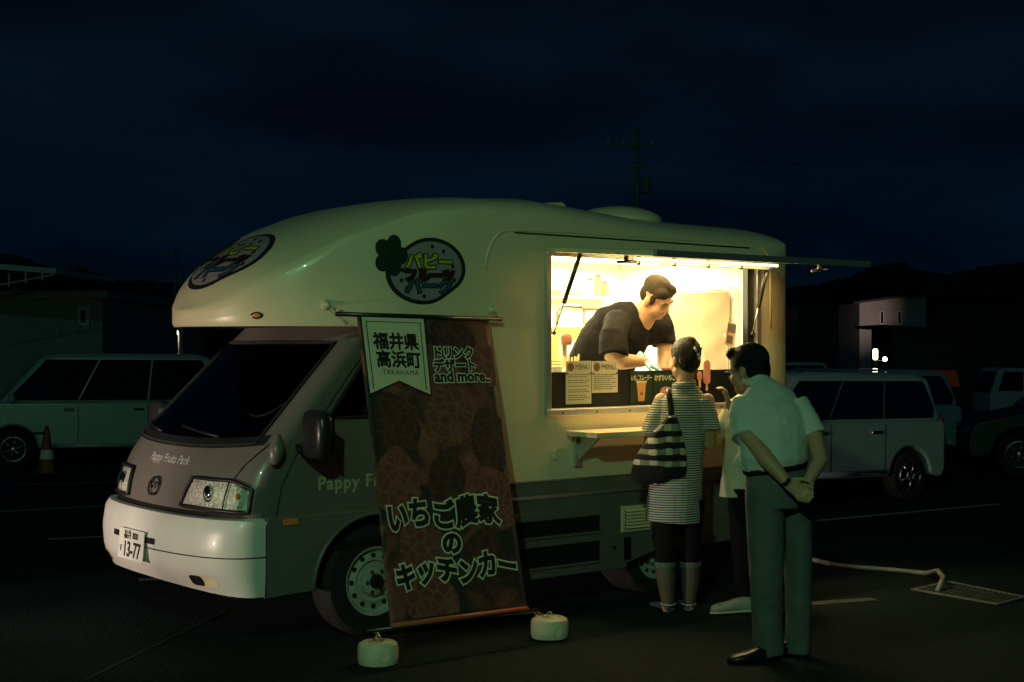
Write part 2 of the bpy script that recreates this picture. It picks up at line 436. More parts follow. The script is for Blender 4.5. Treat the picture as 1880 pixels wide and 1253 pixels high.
for i, (z0, z1) in enumerate(((.46, .555), (.28, .40))):
    q = MB(); u0, u1 = .62, 1.60
    q.box(u0, u1, -.0125, -.011, z0, z1)
    q.build('recess', 'black_trim', skirt)
    q = MB()
    for a, b_, c, d in ((u0-.012, u1+.012, z1, z1+.014), (u0-.012, u1+.012, z0-.014, z0), (u0-.012, u0, z0, z1), (u1, u1+.012, z0, z1)): q.box(a, b_, -.022, -.0105, c, d)
    q.build('recess_frame', 'pink_body', skirt)
vent = MB().box(1.775, 2.02, -.020, .0, .430, .592).build('vent_grille', 'white_body', TR, bevel=.006)
MB().box(1.80, 2.00, -.0215, -.0195, .45, .572).build('vent_backing', 'black_trim', vent)
for k in range(6):
    z = .455+.0205*k
    MB().add([(1.80, -.022, z+.012), (2.0, -.022, z+.012), (2.0, -.036, z), (1.8, -.036, z), (1.8, -.034, z+.003), (2., -.034, z+.003), (2., -.0215, z+.016), (1.8, -.0215, z+.016)],
             [(0, 1, 2, 3), (3, 2, 5, 4), (4, 5, 6, 7), (0, 3, 4, 7), (1, 6, 5, 2), (0, 7, 6, 1)]).build('louvre', 'white_body', vent)
MB().box(1.80, 1.86, -.0125, -.0105, .26, .40).build('access_panel', 'black_trim', rear_skirt)
MB().lathe([(.012, -.016), (.012, -.010)], 12, 'y', (1.72, 0, .345)).build('skirt_lock', 'black_trim', skirt)
# underbody keeps the ground below dark
MB().box(-.55, 3.25, .25, 1.45, .34, .42).build('chassis', 'black_trim', TR)
MB().box(-.3, 3.25, .05, 1.65, .50, .54).build('floor_pan', 'black_trim', TR)
# roof things
q = MB(); q.loft([[(u, WC-.30+.12*k2/9*5, 2.47+h) for (k2) in range(10) for u, h in [(uu, hh)]] for uu, hh in ((1.62, .0), (1.66, .055), (1.75, .085), (1.95, .10), (2.1, .085), (2.2, .05), (2.26, -.02))], cap=False, closed=False)
MB().lathe([(.30, -.05), (.30, .0), (.27, .03), (.18, .065), (.08, .082), (.01, .085)], 28, 'z', (2.25, .55, 2.425)).build('roof_ventilator', 'white_body', TR, sharp=40)
q = MB(); q.loft([[(1.55+x, .60, 2.44), (1.55+x, .95, 2.44), (1.55+x, .93, 2.455+h), (1.55+x, .62, 2.455+h)] for x, h in ((0, .0), (.05, .03), (.16, .055), (.28, .065), (.31, .05), (.32, .0))])
q.build('roof_vent_cover', 'white_body', TR, bevel=.01)
# gutter moulding: rises at the front, runs along the roof edge and falls at the rear
gp = [(.74, .0, 1.69), (.74, .0, 2.02)]
for k in range(1, 9): a = PI/2*k/8; gp.append((.74+.18*(1-math.cos(a)), .0, 2.02+.235*math.sin(a)))
gp += [(1.3, 0, 2.262), (2.2, 0, 2.262), (3.0, 0, 2.262)]
for k in range(1, 7): a = PI/2*k/6; gp.append((3.0+.15*math.sin(a), 0, 2.262-.15*(1-math.cos(a))))
gp += [(3.15, 0, 1.7), (3.15, 0, .80)]
def on_side(p, off=.006):
    h = tree.ray_cast(V((p[0], -1, p[2])), V((0, 1, 0)), 3)
    return V((p[0], (h[0].y if h[0] else 0.)-off, p[2]))
q = MB(); q.tube([on_side(p, .002) for p in gp[1:-1]], .007, 8); q.build('gutter_moulding', 'white_body', shell, smooth=True)
q = MB(); q.tube([on_side((u, 0, 2.242-.004*(u-.95)), .002) for u in (.95, 1.5, 2, 2.5, 2.95)], .005, 6); q.build('gutter_groove', 'seam', shell, smooth=True)
# serving window frame
q = MB(); U0, U1, Z0, Z1 = 1.21, 3.0, 1.2, 2.12
for a, b, c, d in ((U0-.035, U1+.035, Z0-.035, Z0+.005), (U0-.035, U1+.035, Z1-.005, Z1+.025), (U0-.035, U0+.005, Z0+.005, Z1-.005), (U1-.005, U1+.035, Z0+.005, Z1-.005)): q.box(a, b, -.022, .03, c, d)
wf = q.build('window_frame', 'alu', TR, bevel=.004)
for k in range(7): MB().lathe([(.006, -.0245), (.006, -.021)], 8, 'y', (1.3+.27*k, 0, 1.183)).build('screw', 'seam', wf)
MB().box(2.93, 2.99, .005, .05, 1.21, 2.11).build('window_post', 'black_trim', wf)
# hatch, propped almost level
ht = MB(); E0, E1 = V((0, -.03, 2.150)), V((0, -.93, 2.085)); dn = (E1-E0).normalized(); nn = V((0, -dn.z, dn.y))
def hp(u, s, t): p = E0+dn*s; return V((u, p.y, p.z))+V((0, nn.y, nn.z))*t
L = (E1-E0).length
ht.add([hp(u, s, t) for u in (1.19, 3.02) for s in (0, L) for t in (-.014, .014)], [(0, 1, 3, 2), (4, 6, 7, 5), (0, 4, 5, 1), (2, 3, 7, 6), (0, 2, 6, 4), (1, 5, 7, 3)])
hatch = ht.build('serving_hatch', 'white_body', TR, bevel=.006)
q = MB(); q.add([hp(u, s, t) for u in (1.19, 3.02) for s in (L-.02, L+.006) for t in (-.02, .018)], [(0, 1, 3, 2), (4, 6, 7, 5), (0, 4, 5, 1), (2, 3, 7, 6), (0, 2, 6, 4), (1, 5, 7, 3)]); q.build('hatch_edge', 'alu', hatch, bevel=.003)
sgn = -1 if hp(1, 0, -1).z < E0.z else 1
def hu(u, s, dd): return hp(u, s, sgn*dd)
for u in (1.30, 2.93):
    a = hu(u, .15, .02); b = V((u-.06 if u < 2 else u+.03, -.01, 1.66)); m_ = a+(b-a)*.62
    st = MB().tube([a, m_], .014, 10).build('gas_strut', 'dark_plastic', TR, smooth=True)
    MB().tube([m_, b], .006, 8).build('piston_rod', 'steel', st, smooth=True)
    MB().ball(b, .014).build('strut_joint', 'dark_plastic', st, smooth=True); MB().ball(a, .016).build('strut_joint', 'dark_plastic', st, smooth=True)
rail = MB().tube([hu(1.66, .17, .05), hu(2.93, .17, .05)], .010, 8).build('hatch_rail', 'alu', hatch, smooth=True)
for u in (1.75, 2.05, 2.35, 2.65, 2.92): MB().tube([hu(u, .17, .012), hu(u, .17, .066)], .013, 8).build('rail_clip', 'dark_plastic', hatch, smooth=True)
for u in (1.62, 2.88):
    q = MB(); q.tube([hu(u, .62 if u > 2 else .20, .012), hu(u, .62 if u > 2 else .20, .05)], .014, 8); q.tube([hu(u-.07, .62 if u > 2 else .20, .055), hu(u+.08, .62 if u > 2 else .20, .045)], .010, 8); q.build('hatch_latch', 'dark_plastic' if u < 2 else 'alu', hatch, smooth=True)
strip_ = MB().tube([hu(1.66, .23, .030), hu(2.93, .23, .030)], .009, 8).build('hatch_light_strip', mat('led_strip', (1, .9, .6), .5, emit=(1., .80, .36), estr=3.), hatch, smooth=True)
ld = bpy.data.lights.new('hatch_light', 'AREA'); ld.shape = 'RECTANGLE'; ld.size = 1.25; ld.size_y = .03; ld.energy = 7; ld.color = (1., .78, .30)
lo = bpy.data.objects.new('lamp_light', ld); COL.objects.link(lo); lo.parent = TR; lo.location = hu(2.33, .23, .045); lo.rotation_euler = (math.radians(22), 0, 0)
# counter shelf outside the window
q = MB(); q.box(1.32, 2.86, -.30, -.024, 1.045, 1.078); shelf = q.build('counter_shelf', 'white_body', TR, bevel=.005)
for u in (1.42, 2.70):
    q = MB(); q.box(u-.02, u+.03, -.026, -.002, .86, 1.044); q.add([(u, -.026, .90), (u+.01, -.026, .90), (u+.01, -.22, 1.044), (u, -.22, 1.044), (u, -.026, 1.044), (u+.01, -.026, 1.044)], [(0, 3, 4), (1, 5, 2), (0, 1, 2, 3), (3, 2, 5, 4), (0, 4, 5, 1)]); q.build('shelf_bracket', 'alu', shelf)
MB().box(1.235, 1.262, -.016, .0, .905, .965).build('socket_cover', 'white_body', shell, bevel=.008, seg=3)
# marker lamps
def surf_side(u, z, off=0.):
    h = tree.ray_cast(V((u, -2, z)), V((0, 1, 0)), 5); return h[0], h[1]
for px_ in (-.52,):
    p, n = tree.ray_cast(V((px_, -2, 1.748)), V((0, 1, 0)), 5)[:2]
    if n.y > 0: n = -n
    t1 = V((0, 0, 1)).cross(n).normalized()
    ml = MB().ball(p, (.038, .022, .012), (t1, n.cross(t1), n)).build('marker_lamp', 'chrome', TR, smooth=True)
    MB().ball(p+n*.006, (.026, .014, .012), (t1, n.cross(t1), n)).build('marker_lens', 'amber', ml, smooth=True)
MB().ball(surf_side(3.0, .69)[0] if False else (3.1, -.02, .69), (.03, .012, .015)).build('side_reflector', 'amber', TR, smooth=True)

# ---- cab: plan outline per height
LV = [(.30, -.90, .235, .83), (.42, -.985, .32, .838), (.55, -1.0, .335, .838), (.68, -.97, .305, .838), (.70, -.915, .30, .82), (.82, -.885, .28, .82), (.95, -.83, .27, .82),
      (1.06, -.755, .26, .81), (1.10, -.71, .26, .80), (1.35, -.46, .24, .765), (1.60, -.20, .22, .72), (1.70, -.09, .20, .70)]
def lev(z):
    return [lerp_tab([(l[0], l[k]) for l in LV], z) for k in (1, 2, 3)]
CN = 2.6
def cab(s, z, off=0.):
    """s in [-1,0): near side back->corner, [0,1]: round the front, (1,2]: far side; z height; off outward"""
    uc, a, b = lev(z); e = 2/2.9; e2 = 2/2.1
    if s < 0: p = V((uc+a+(.62-uc-a)*(-s), WC-b, z)); n = V((0, -1, 0))
    elif s > 1: p = V((uc+a+(.62-uc-a)*(s-1), WC+b, z)); n = V((0, 1, 0))
    else:
        th = PI*s; c, si = math.cos(th), math.sin(th)
        cc = (1 if c > 0 else -1)*abs(c)**e2 if abs(c) > 1e-7 else 0.; ss = abs(si)**e if abs(si) > 1e-7 else 0.
        p = V((uc+a-a*ss, WC-b*cc, z))
        n = V((-2.9*abs(ss)**1.9/a, -2.1*(1 if c > 0 else -1)*abs(cc)**1.1/b, 0)).normalized()
    dz = 0.
    if z > 1.03: k = max(0, 1-abs(z-1.09)/.10) if z < 1.3 else 0
    if off:
        if .68 < z < 1.72 and 0 <= s <= 1:
            u2 = lev(z+.02)[0]-lev(z-.02)[0]; n = (n+V((0, 0, max(0, u2/.04)*abs(n.x)))).normalized()
        p = p+n*off
    return p
def patch(svals, zvals, off=0., zf=None):
    q = MB(); n = len(svals)
    vs = [cab(s, zf(s, z) if zf else z, off) for z in zvals for s in svals]
    q.add(vs, [(r*n+i, r*n+i+1, (r+1)*n+i+1, (r+1)*n+i) for r in range(len(zvals)-1) for i in range(n-1)])
    return q
def lin(a, b, n): return [a+(b-a)*i/n for i in range(n+1)]
def wz(s, z):                                        # belt line dips towards the middle of the windscreen
    if s < 0 or s > 1: d = 0.
    else: d = -.055*math.sin(PI*s)**1.2
    k = 1 if 1.0 <= z <= 1.16 else 0
    return z+d*k
SW = (.17, .835)                                    # windscreen extent in s
body_s = lin(-1, 0, 8)+lin(0, 1, 48)[1:]+lin(1, 2, 8)[1:]
q = patch(body_s, [.69, .70, .74, .78, .82, .87, .92, .97, 1.02, 1.10], zf=wz)
for s0, s1, z0, z1, n_ in ((-.10, SW[0], 1.10, 1.60, 8), (SW[1], 1.10, 1.10, 1.60, 8), (-1, -.10, 1.10, 1.20, 6), (1.10, 2, 1.10, 1.20, 6)):
    p2 = patch(lin(s0, s1, n_), [z0]+([1.2, 1.35, 1.5] if z1 > 1.3 else [])+[z1], zf=wz); q.add(p2.v, p2.f)
p2 = patch(body_s, [1.60, 1.65, 1.70]); q.add(p2.v, p2.f)
p2 = patch(lin(-1, -.88, 2), [1.2, 1.4, 1.6]); q.add(p2.v, p2.f)
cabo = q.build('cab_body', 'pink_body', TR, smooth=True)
b_ = bmesh.new(); b_.from_mesh(cabo.data); bmesh.ops.remove_doubles(b_, verts=b_.verts, dist=.001); bmesh.ops.recalc_face_normals(b_, faces=b_.faces); b_.to_mesh(cabo.data); b_.free()
cabo.data.set_sharp_from_angle(angle=math.radians(40))
q = patch(body_s, [.69, .87, 1.02, 1.09], -.02, wz)
for s0, s1, z0, z1, n_ in ((-.09, SW[0]-.006, 1.09, 1.60, 8), (SW[1]+.006, 1.09, 1.09, 1.60, 8), (-1, -.09, 1.09, 1.19, 6), (1.09, 2, 1.09, 1.19, 6)):
    p2 = patch(lin(s0, s1, n_), [z0]+([1.2, 1.35, 1.5] if z1 > 1.3 else [])+[z1], -.02, wz); q.add(p2.v, p2.f)
p2 = patch(body_s, [1.605, 1.68], -.02); q.add(p2.v, p2.f)
q.build('cab_lining', 'black_trim', cabo, smooth=True)
wsh = patch(lin(*SW, 30), [1.10, 1.2, 1.35, 1.5, 1.60], zf=wz).build('windscreen', 'glass_dark', TR, smooth=True)
rimp = [cab(s, wz(s, 1.10), .004) for s in lin(*SW, 24)]+[cab(SW[1], z, .004) for z in (1.2, 1.35, 1.5, 1.6)]+[cab(s, 1.60, .004) for s in lin(SW[1], SW[0], 24)]+[cab(SW[0], z, .004) for z in (1.5, 1.35, 1.2)]
MB().tube(rimp, .009, 6, closed=True).build('windscreen_seal', 'black_rubber', wsh, smooth=True)
# black cowl band at the foot of the windscreen
patch(lin(.13, .87, 30), [1.085, 1.10, 1.135], .006, wz).build('cowl', 'dark_plastic', wsh, smooth=True)
for s0, s1 in ((.33, .52), (.60, .80)):
    MB().tube([cab(s0, 1.085, .02), cab((s0+s1)/2, 1.10, .022), cab(s1, 1.125, .016)], .008, 6).build('wiper', 'black_trim', wsh, smooth=True)
for rng in ((-.88, -.10), (1.10, 2.)):
    g = patch(lin(*rng, 6), [1.20, 1.35, 1.5, 1.60]).build('door_window', 'glass_dark', TR, smooth=True)
    r_ = [cab(s, 1.20, .004) for s in lin(*rng, 6)]+[cab(rng[1], z, .004) for z in (1.3, 1.4, 1.5)]+[cab(s, 1.60, .004) for s in lin(rng[1], rng[0], 6)]+[cab(rng[0], z, .004) for z in (1.5, 1.4, 1.3)]
    MB().tube(r_, .010, 6, closed=True).build('window_seal', 'black_rubber', g, smooth=True)
    sm = rng[0]+(rng[1]-rng[0])*(.72 if rng[0] < 0 else .28)
    MB().tube([cab(sm, 1.2, .003), cab(sm, 1.6, .003)], .009, 6).build('quarter_bar', 'black_trim', g, smooth=True)
# lower cab sides with the front arch
for v0, nm in ((.012, 0), (1.665, 1)):
    arch_panel(q := MB(), -.660, .44, .29, .695, .0, .375, v0, .025, .30); side_lo = q.build('cab_side', 'pink_body', TR, bevel=.004)
    pts = [(.38*math.cos(a)+.0, (v0-.004 if nm == 0 else v0+.029), .30+.38*math.sin(a)) for a in lin(0, PI, 20)]
    MB().tube(pts, .011, 6).build('arch_lip', 'pink_body', side_lo, smooth=True)
    MB().loft([[(.37*math.cos(a), v0+y_, .30+.37*math.sin(a)) for a in lin(0, PI, 18)] for y_ in ((.03, .24) if nm == 0 else (-.24, -.005))], cap=False, closed=False).build('wheel_well', 'black_trim', side_lo)
# bumper
def bz(s, z): 
    return z+(.03*math.sin(PI*min(max(s, 0), 1))**2 if z < .35 else 0)+(-.02 if z > .68 else 0)*0
q = patch(lin(0, 1, 50), [.30, .33, .36, .40, .44, .49, .53, .57, .62, .66, .685], .012, bz)
top = len(q.v); bump_s = lin(0, 1, 50); n = len(bump_s)
q.add([cab(s, .685, .012) for s in bump_s]+[cab(s, .715, -.03) for s in bump_s]+[cab(s, .70, -.10) for s in bump_s], [(r*n+i, r*n+i+1, (r+1)*n+i+1, (r+1)*n+i) for r in range(2) for i in range(n-1)])
q.add([cab(s, bz(s, .30), .012) for s in bump_s]+[cab(s, bz(s, .30), -.12) for s in bump_s], [(i, i+1, n+i+1, n+i) for i in range(n-1)])
bumper = q.build('front_bumper', 'bumper_white', TR, smooth=True)
b_ = bmesh.new(); b_.from_mesh(bumper.data); bmesh.ops.remove_doubles(b_, verts=b_.verts, dist=.001); bmesh.ops.recalc_face_normals(b_, faces=b_.faces); b_.to_mesh(bumper.data); b_.free()
bumper.data.set_sharp_from_angle(angle=math.radians(50))
MB().tube([cab(s, .505, .0125) for s in lin(.0, .46, 18)], .0035, 6).build('bumper_crease', 'seam', bumper, smooth=True)
patch(lin(.41, .61, 14), [.530, .545, .562], .0145).build('intake_slot', 'black_trim', bumper)
def ell_patch(sc, zc, sr, zr, off, mt, nm, par, nx=16, power=2.0):
    q = MB(); vs = [cab(sc, zc, off)]; m = 32
    for rr in (.35, .7, 1.):
        for k in range(m):
            a = 2*PI*k/m; c, s_ = math.cos(a), math.sin(a)
            vs.append(cab(sc+sr*rr*(1 if c > 0 else -1)*abs(c)**(2/power), zc+zr*rr*(1 if s_ > 0 else -1)*abs(s_)**(2/power), off))
    fs = [(0, 1+k, 1+(k+1) % m) for k in range(m)]
    for r in range(2):
        for k in range(m): a, b = 1+r*m+k, 1+r*m+(k+1) % m; fs.append((a, b, b+m, a+m))
    return q.add(vs, fs).build(nm, mt, par, smooth=True)
for sg in (-1, 1):
    fo = ell_patch(.5+sg*.26, .375, .062, .034, .0135, 'weight_plastic', 'fog_recess', bumper, power=3.5)
    ell_patch(.5+sg*.235, .375, .026, .028, .016, 'black_trim', 'fog_opening', fo, power=4)
# plate
pc = cab(.5, .505, .028); pn = V((-1, 0, .08)).normalized(); py = V((.08, 0, 1)).normalized(); px_ = V((0, -1, 0))
def plate_pt(a, b, c): return pc+px_*a+py*b+pn*c
pl = MB().prism([(-.165, -.0825), (.165, -.0825), (.165, .0825), (-.165, .0825)], .006, plate_pt).build('number_plate', 'white_print', bumper, bevel=.003)
MP = frame(px_, py, plate_pt(0, 0, .0075))
text('plate_number', '13-77', .115, 'black_print', pl, MP @ Matrix.Translation((.020, -.065, 0)), align='CENTER', offset=.002, sx=.85)
text('plate_office', '福井 800', .052, 'black_print', pl, MP @ Matrix.Translation((0, .032, 0)), align='CENTER', sx=.95)
text('plate_kana', 'す', .045, 'black_print', pl, MP @ Matrix.Translation((-.148, -.045, 0)))
# headlamps
def hz(z0, z1):
    return [z0, z0+(z1-z0)*.5, z1]
for sg in (1, -1):
    def S(s): return s if sg == 1 else 1-s
    A, B, ZB, ZT = .085, .37, .728, .885
    def hzf(s, t):
        s = S(s); k = (s-A)/(B-A); return ZB+.012*k+(ZT-.02*max(0, .35-k)/.35*2-ZB-.012*k)*t-(.0 if k < .8 else 0)
    def hpatch(a, b, n, t0, t1, off): 
        q = MB(); ss = [S(s) for s in lin(a, b, n)]; ts = lin(t0, t1, 4)
        q.add([cab(s+(-.018*sg*t if S(s) > B-.03 else 0), hzf(s, t), off) for t in ts for s in ss], [(r*(n+1)+i, r*(n+1)+i+1, (r+1)*(n+1)+i+1, (r+1)*(n+1)+i) for r in range(4) for i in range(n)]); return q
    hl = thing_part = hpatch(A, B, 14, 0, 1, .004).build('headlamp', 'lamp_reflector', TR, smooth=True)
    # facets of the reflector
    q = MB()
    for k in range(13):
        s = A+(B-A)*(.12+.8*k/13)
        q.tube([cab(S(s), hzf(S(s), .1), .004), cab(S(s), hzf(S(s), .9), .004)], .004, 5)
    q.build('reflector_ribs', 'lamp_reflector', hl, smooth=True)
    c = cab(S(.275), .81, -.004); MB().ball(c, (.022, .05, .05), seg=16).build('bulb_reflector', 'chrome', hl, smooth=True)
    c = cab(S(.145), .81, .002); MB().ball(c, (.012, .018, .018), seg=12).build('indicator_bulb', 'amber', hl, smooth=True)
    hpatch(A, B, 14, 0, 1, .020).build('headlamp_lens', 'glass_clear', hl, smooth=True)
    rim = [cab(S(s)+0, hzf(S(s), 0), .012) for s in lin(A, B, 14)]+[cab(S(B)-.018*sg*t, hzf(S(B), t), .012) for t in (.33, .66)]+[cab(S(s)-(.018*sg if s > B-.03 else 0), hzf(S(s), 1), .012) for s in lin(B, A, 14)]+[cab(S(A), hzf(S(A), t), .012) for t in (.66, .33)]
    MB().tube(rim, .011, 6, closed=True).build('headlamp_rim', 'black_trim', hl, smooth=True)
    s = A+.62*(B-A)*.62; MB().tube([cab(S(s), hzf(S(s), t), .014) for t in (0, .5, 1)], .004, 5).build('lens_divider', 'black_trim', hl, smooth=True)
# seams
q = MB().tube([cab(s, z, .002) for s, z in ((.10, 1.08), (.135, 1.02), (.165, .96), (.185, .90))], .0035, 5); q.build('bonnet_seam', 'seam', cabo)
MB().tube([cab(-.02, .70, .002), cab(-.03, .85, .002), cab(-.045, 1.0, .002), cab(-.05, 1.10, .002), cab(-.05, 1.2, .002), cab(-.05, 1.4, .002), cab(-.05, 1.6, .002)], .004, 5).build('door_seam', 'seam', cabo)
MB().tube([(-.660, .008, z) for z in (.30, .5, .70)], .004, 5).build('wing_seam', 'seam', cabo)
MB().tube([cab(s, .695, .004) for s in lin(.26, .74, 20)], .006, 5).build('bonnet_gap', 'seam', cabo)
MB().box(-.56, -.47, .004, .014, .655, .69).build('side_marker', 'amber', cabo, bevel=.004)
# emblem: ring with a winged bar
ec = cab(.5, .815, .010); en = V((-1, 0, .35)).normalized(); eX = V((0, -1, 0)); eY = en.cross(eX)*-1
if eY.z < 0: eY = -eY
em = MB().tube([ec+eX*.062*math.cos(a)+eY*.05*math.sin(a) for a in lin(0, 2*PI, 28)[:-1]], .006, 6, closed=True).build('emblem', 'dark_plastic', TR, smooth=True)
MB().tube([ec+eX*x+eY*y+en*.004 for x, y in ((-.058, .012), (-.035, .022), (-.012, -.002), (0, -.014), (.012, -.002), (.035, .022), (.058, .012))], .006, 6).build('emblem_wing', 'chrome', em, smooth=True)
# lettering projected on the cab
def project_mesh(me, fn):
    for v in me.vertices: v.co = fn(v.co)
    for p_ in me.polygons: p_.use_smooth = False
    return me
ctree = BVHTree.FromPolygons([tuple(v.co) for v in cabo.data.vertices], [tuple(p.vertices) for p in cabo.data.polygons])
def cast(tr, o, d, off, dflt):
    h = tr.ray_cast(V(o), V(d).normalized(), 6)
    if h[0] is None: return V(dflt)
    n = h[1] if h[1].dot(V(d)) < 0 else -h[1]
    return h[0]+n*off
me = text_mesh('Pappy Fruits Park', .068, offset=.0012, extrude=.001, align='CENTER')
project_mesh(me, lambda c: cast(ctree, (-3, WC-.03-c.x, .945+c.y*.9), (1, 0, 0), .003, (-.8, WC, .94)))
link('bonnet_lettering', me, 'white_print', cabo)
me = text_mesh('Pappy Fruits Park', .098, offset=.0025, extrude=.001, spacing=1.12)
project_mesh(me, lambda c: cast(ctree, (-.345+c.x, -2, .825+c.y), (0, 1, 0), .003, (0, .02, .8)))
link('door_lettering', me, 'cream_print', cabo)
# mirrors
def mirror(cu, cv, cz, su, sv, sz, nm='door_mirror', arm=None):
    q = MB(); secs = []
    for k, sc_ in ((-1, .35), (-.9, .72), (-.6, .93), (0, 1), (.6, .97), (.9, .8), (1, .45)):
        secs.append([(cu+su*sc_*(abs(math.cos(a))**.6)*(1 if math.cos(a) > 0 else -1), cv+sv*sc_*(abs(math.sin(a))**.6)*(1 if math.sin(a) > 0 else -1), cz+sz*k) for a in lin(0, 2*PI, 20)[:-1]])
    q.loft(secs); o = q.build(nm, 'dark_plastic', TR, sharp=50)
    q = MB().prism([(-sv*.82, -sz*.8), (sv*.82, -sz*.8), (sv*.82, sz*.8), (-sv*.82, sz*.8)], .004, lambda a, b, c: (cu+su+c-.002, cv+a, cz+b)); q.build('mirror_glass', 'chrome', o)
    if arm: MB().tube(arm, .018, 8).build('mirror_arm', 'dark_plastic', o, smooth=True)
    return o
mirror(-.44, -.13, 1.13, .05, .11, .125, arm=[(-.46, .03, 1.06), (-.46, -.06, 1.03)])
MB().tube([(-.612, .0, 1.0), (-.605, .0, 1.04), (-.595, .008, 1.075), (-.585, .02, 1.11)], [(.03, .032), (.045, .043), (.036, .036), (.022, .024)], 14, round_ends=True).build('mirror_foot', 'pink_body', TR, smooth=True)
mirror(-.42, 1.83, 1.12, .05, .10, .12, arm=[(-.44, 1.66, 1.06), (-.42, 1.75, 1.05)])
# cab interior
MB().box(-.55, -.15, .12, 1.58, .85, .98).build('dashboard', 'dark_plastic', TR, bevel=.05)
for v in (.42, 1.25):
    st = MB().box(.10, .26, v-.22, v+.22, .75, 1.32).build('cab_seat', 'trouser_grey', TR, bevel=.05, seg=3)
    MB().box(.13, .23, v-.12, v+.12, 1.35, 1.52).build('headrest', 'trouser_grey', st, bevel=.04, seg=3)
MB().tube([V((-.15, 1.25, 1.06))+V((.10, 0, .19))*math.cos(a)*.85+V((0, .19, 0))*math.sin(a) for a in lin(0, 2*PI, 24)[:-1]], .014, 8, closed=True).build('steering_wheel', 'black_trim', TR, smooth=True)
MB().box(-.12, -.09, .70, .98, 1.475, 1.545).build('interior_mirror', 'silver_paint', TR, bevel=.01)
MB().box(.40, .44, .06, 1.64, .5, 1.68).build('cab_back', 'black_trim', TR)
# wheels
def wheel(u, v, r, rr, rw, nm='wheel', side=-1, holes=12):
    wq = MB().lathe([(rr, 0), (r*.93, 0), (r*.985, rw*.10), (r, rw*.25), (r, rw*.75), (r*.985, rw*.9), (r*.93, rw), (rr, rw)], 40, 'y', (0, 0, 0), cap=False).build(nm, 'black_rubber', TR, sharp=40)
    wq.location = (u, v, r)
    rm = MB().lathe([(rr, .0), (rr*1.02, -.006), (rr*.96, -.004), (rr*.90, .018), (rr*.86, .03), (rr*.62, .012), (rr*.58, .03), (rr*.45, .035), (rr*.42, .0), (rr*.30, -.008), (rr*.0005, -.008)], 40, 'y', cap=False).build('rim', 'rim_steel', wq, sharp=40)
    for k in range(holes):
        a = 2*PI*k/holes; q = MB(); n = V((0, -1, .0)); c = V((rr*.745*math.cos(a), .0195, rr*.745*math.sin(a)))
        q.lathe([(.001, -.0035), (rr*.075, -.0035), (rr*.075, .002)], 10, 'y', c); q.build('rim_hole', 'black_trim', wq)
    MB().lathe([(rr*.22, -.010), (rr*.20, -.03), (rr*.02, -.034)], 20, 'y', cap=False).build('hub', 'black_trim', wq, sharp=40)
    for k in range(6):
        a = 2*PI*k/6; MB().lathe([(rr*.055, -.008), (rr*.055, -.022), (.001, -.024)], 6, 'y', (rr*.33*math.cos(a), 0, rr*.33*math.sin(a))).build('wheel_nut', 'steel', wq)
    return wq
wheel(.03, .055, .305, .185, .19)
wheel(2.16, .085, .255, .155, .30)
wf_ = wheel(.0, 1.46, .305, .185, .19); wheel(2.16, 1.33, .255, .155, .30)
MB().loft([[(2.15+.335*math.cos(a), y_, .25+.335*math.sin(a)) for a in lin(0, PI, 18)] for y_ in (.03, .40)], cap=False, closed=False).build('rear_wheel_well', 'black_trim', TR)

# ---- strawberry logos of flat vinyl
def disc_outline(fn, n=64): return [fn(2*PI*k/n) for k in range(n)]
def berry(a): r = 1+.06*math.cos(2*a-.6)-.10*math.cos(a-PI*.75)**8; return (.205*r*math.cos(a)*1.02, .185*r*math.sin(a))
def leaf_shape():
    out = []
    for k in range(72):
        a = 2*PI*k/72; r = .075*(1+.45*abs(math.cos(2.5*a))**.8); out.append((-.215+r*math.cos(a)*.9, .085+r*math.sin(a)*1.15))
    return out
def flat_poly(out2d, n_in=5):                     # fan mesh with inner rings so that it can drape
    cx_ = sum(p[0] for p in out2d)/len(out2d); cy_ = sum(p[1] for p in out2d)/len(out2d); q = MB(); vs = [(cx_, cy_, 0)]; m = len(out2d)
    for r in range(1, n_in+1):
        t = r/n_in; vs += [(cx_+(x-cx_)*t, cy_+(y-cy_)*t, 0) for x, y in out2d]
    fs = [(0, 1+k, 1+(k+1) % m) for k in range(m)]
    for r in range(n_in-1):
        for k in range(m): a, b = 1+r*m+k, 1+r*m+(k+1) % m; fs.append((a, b, b+m, a+m))
    return q.add(vs, fs).mesh()
mat('logo_pink', (.34, .27, .31), .4); mat('logo_green', (.010, .030, .016), .45); mat('logo_yellow', (.50, .50, .05), .4); mat('logo_blue', (.03, .09, .16), .4); mat('logo_red', (.05, .012, .012), .4)
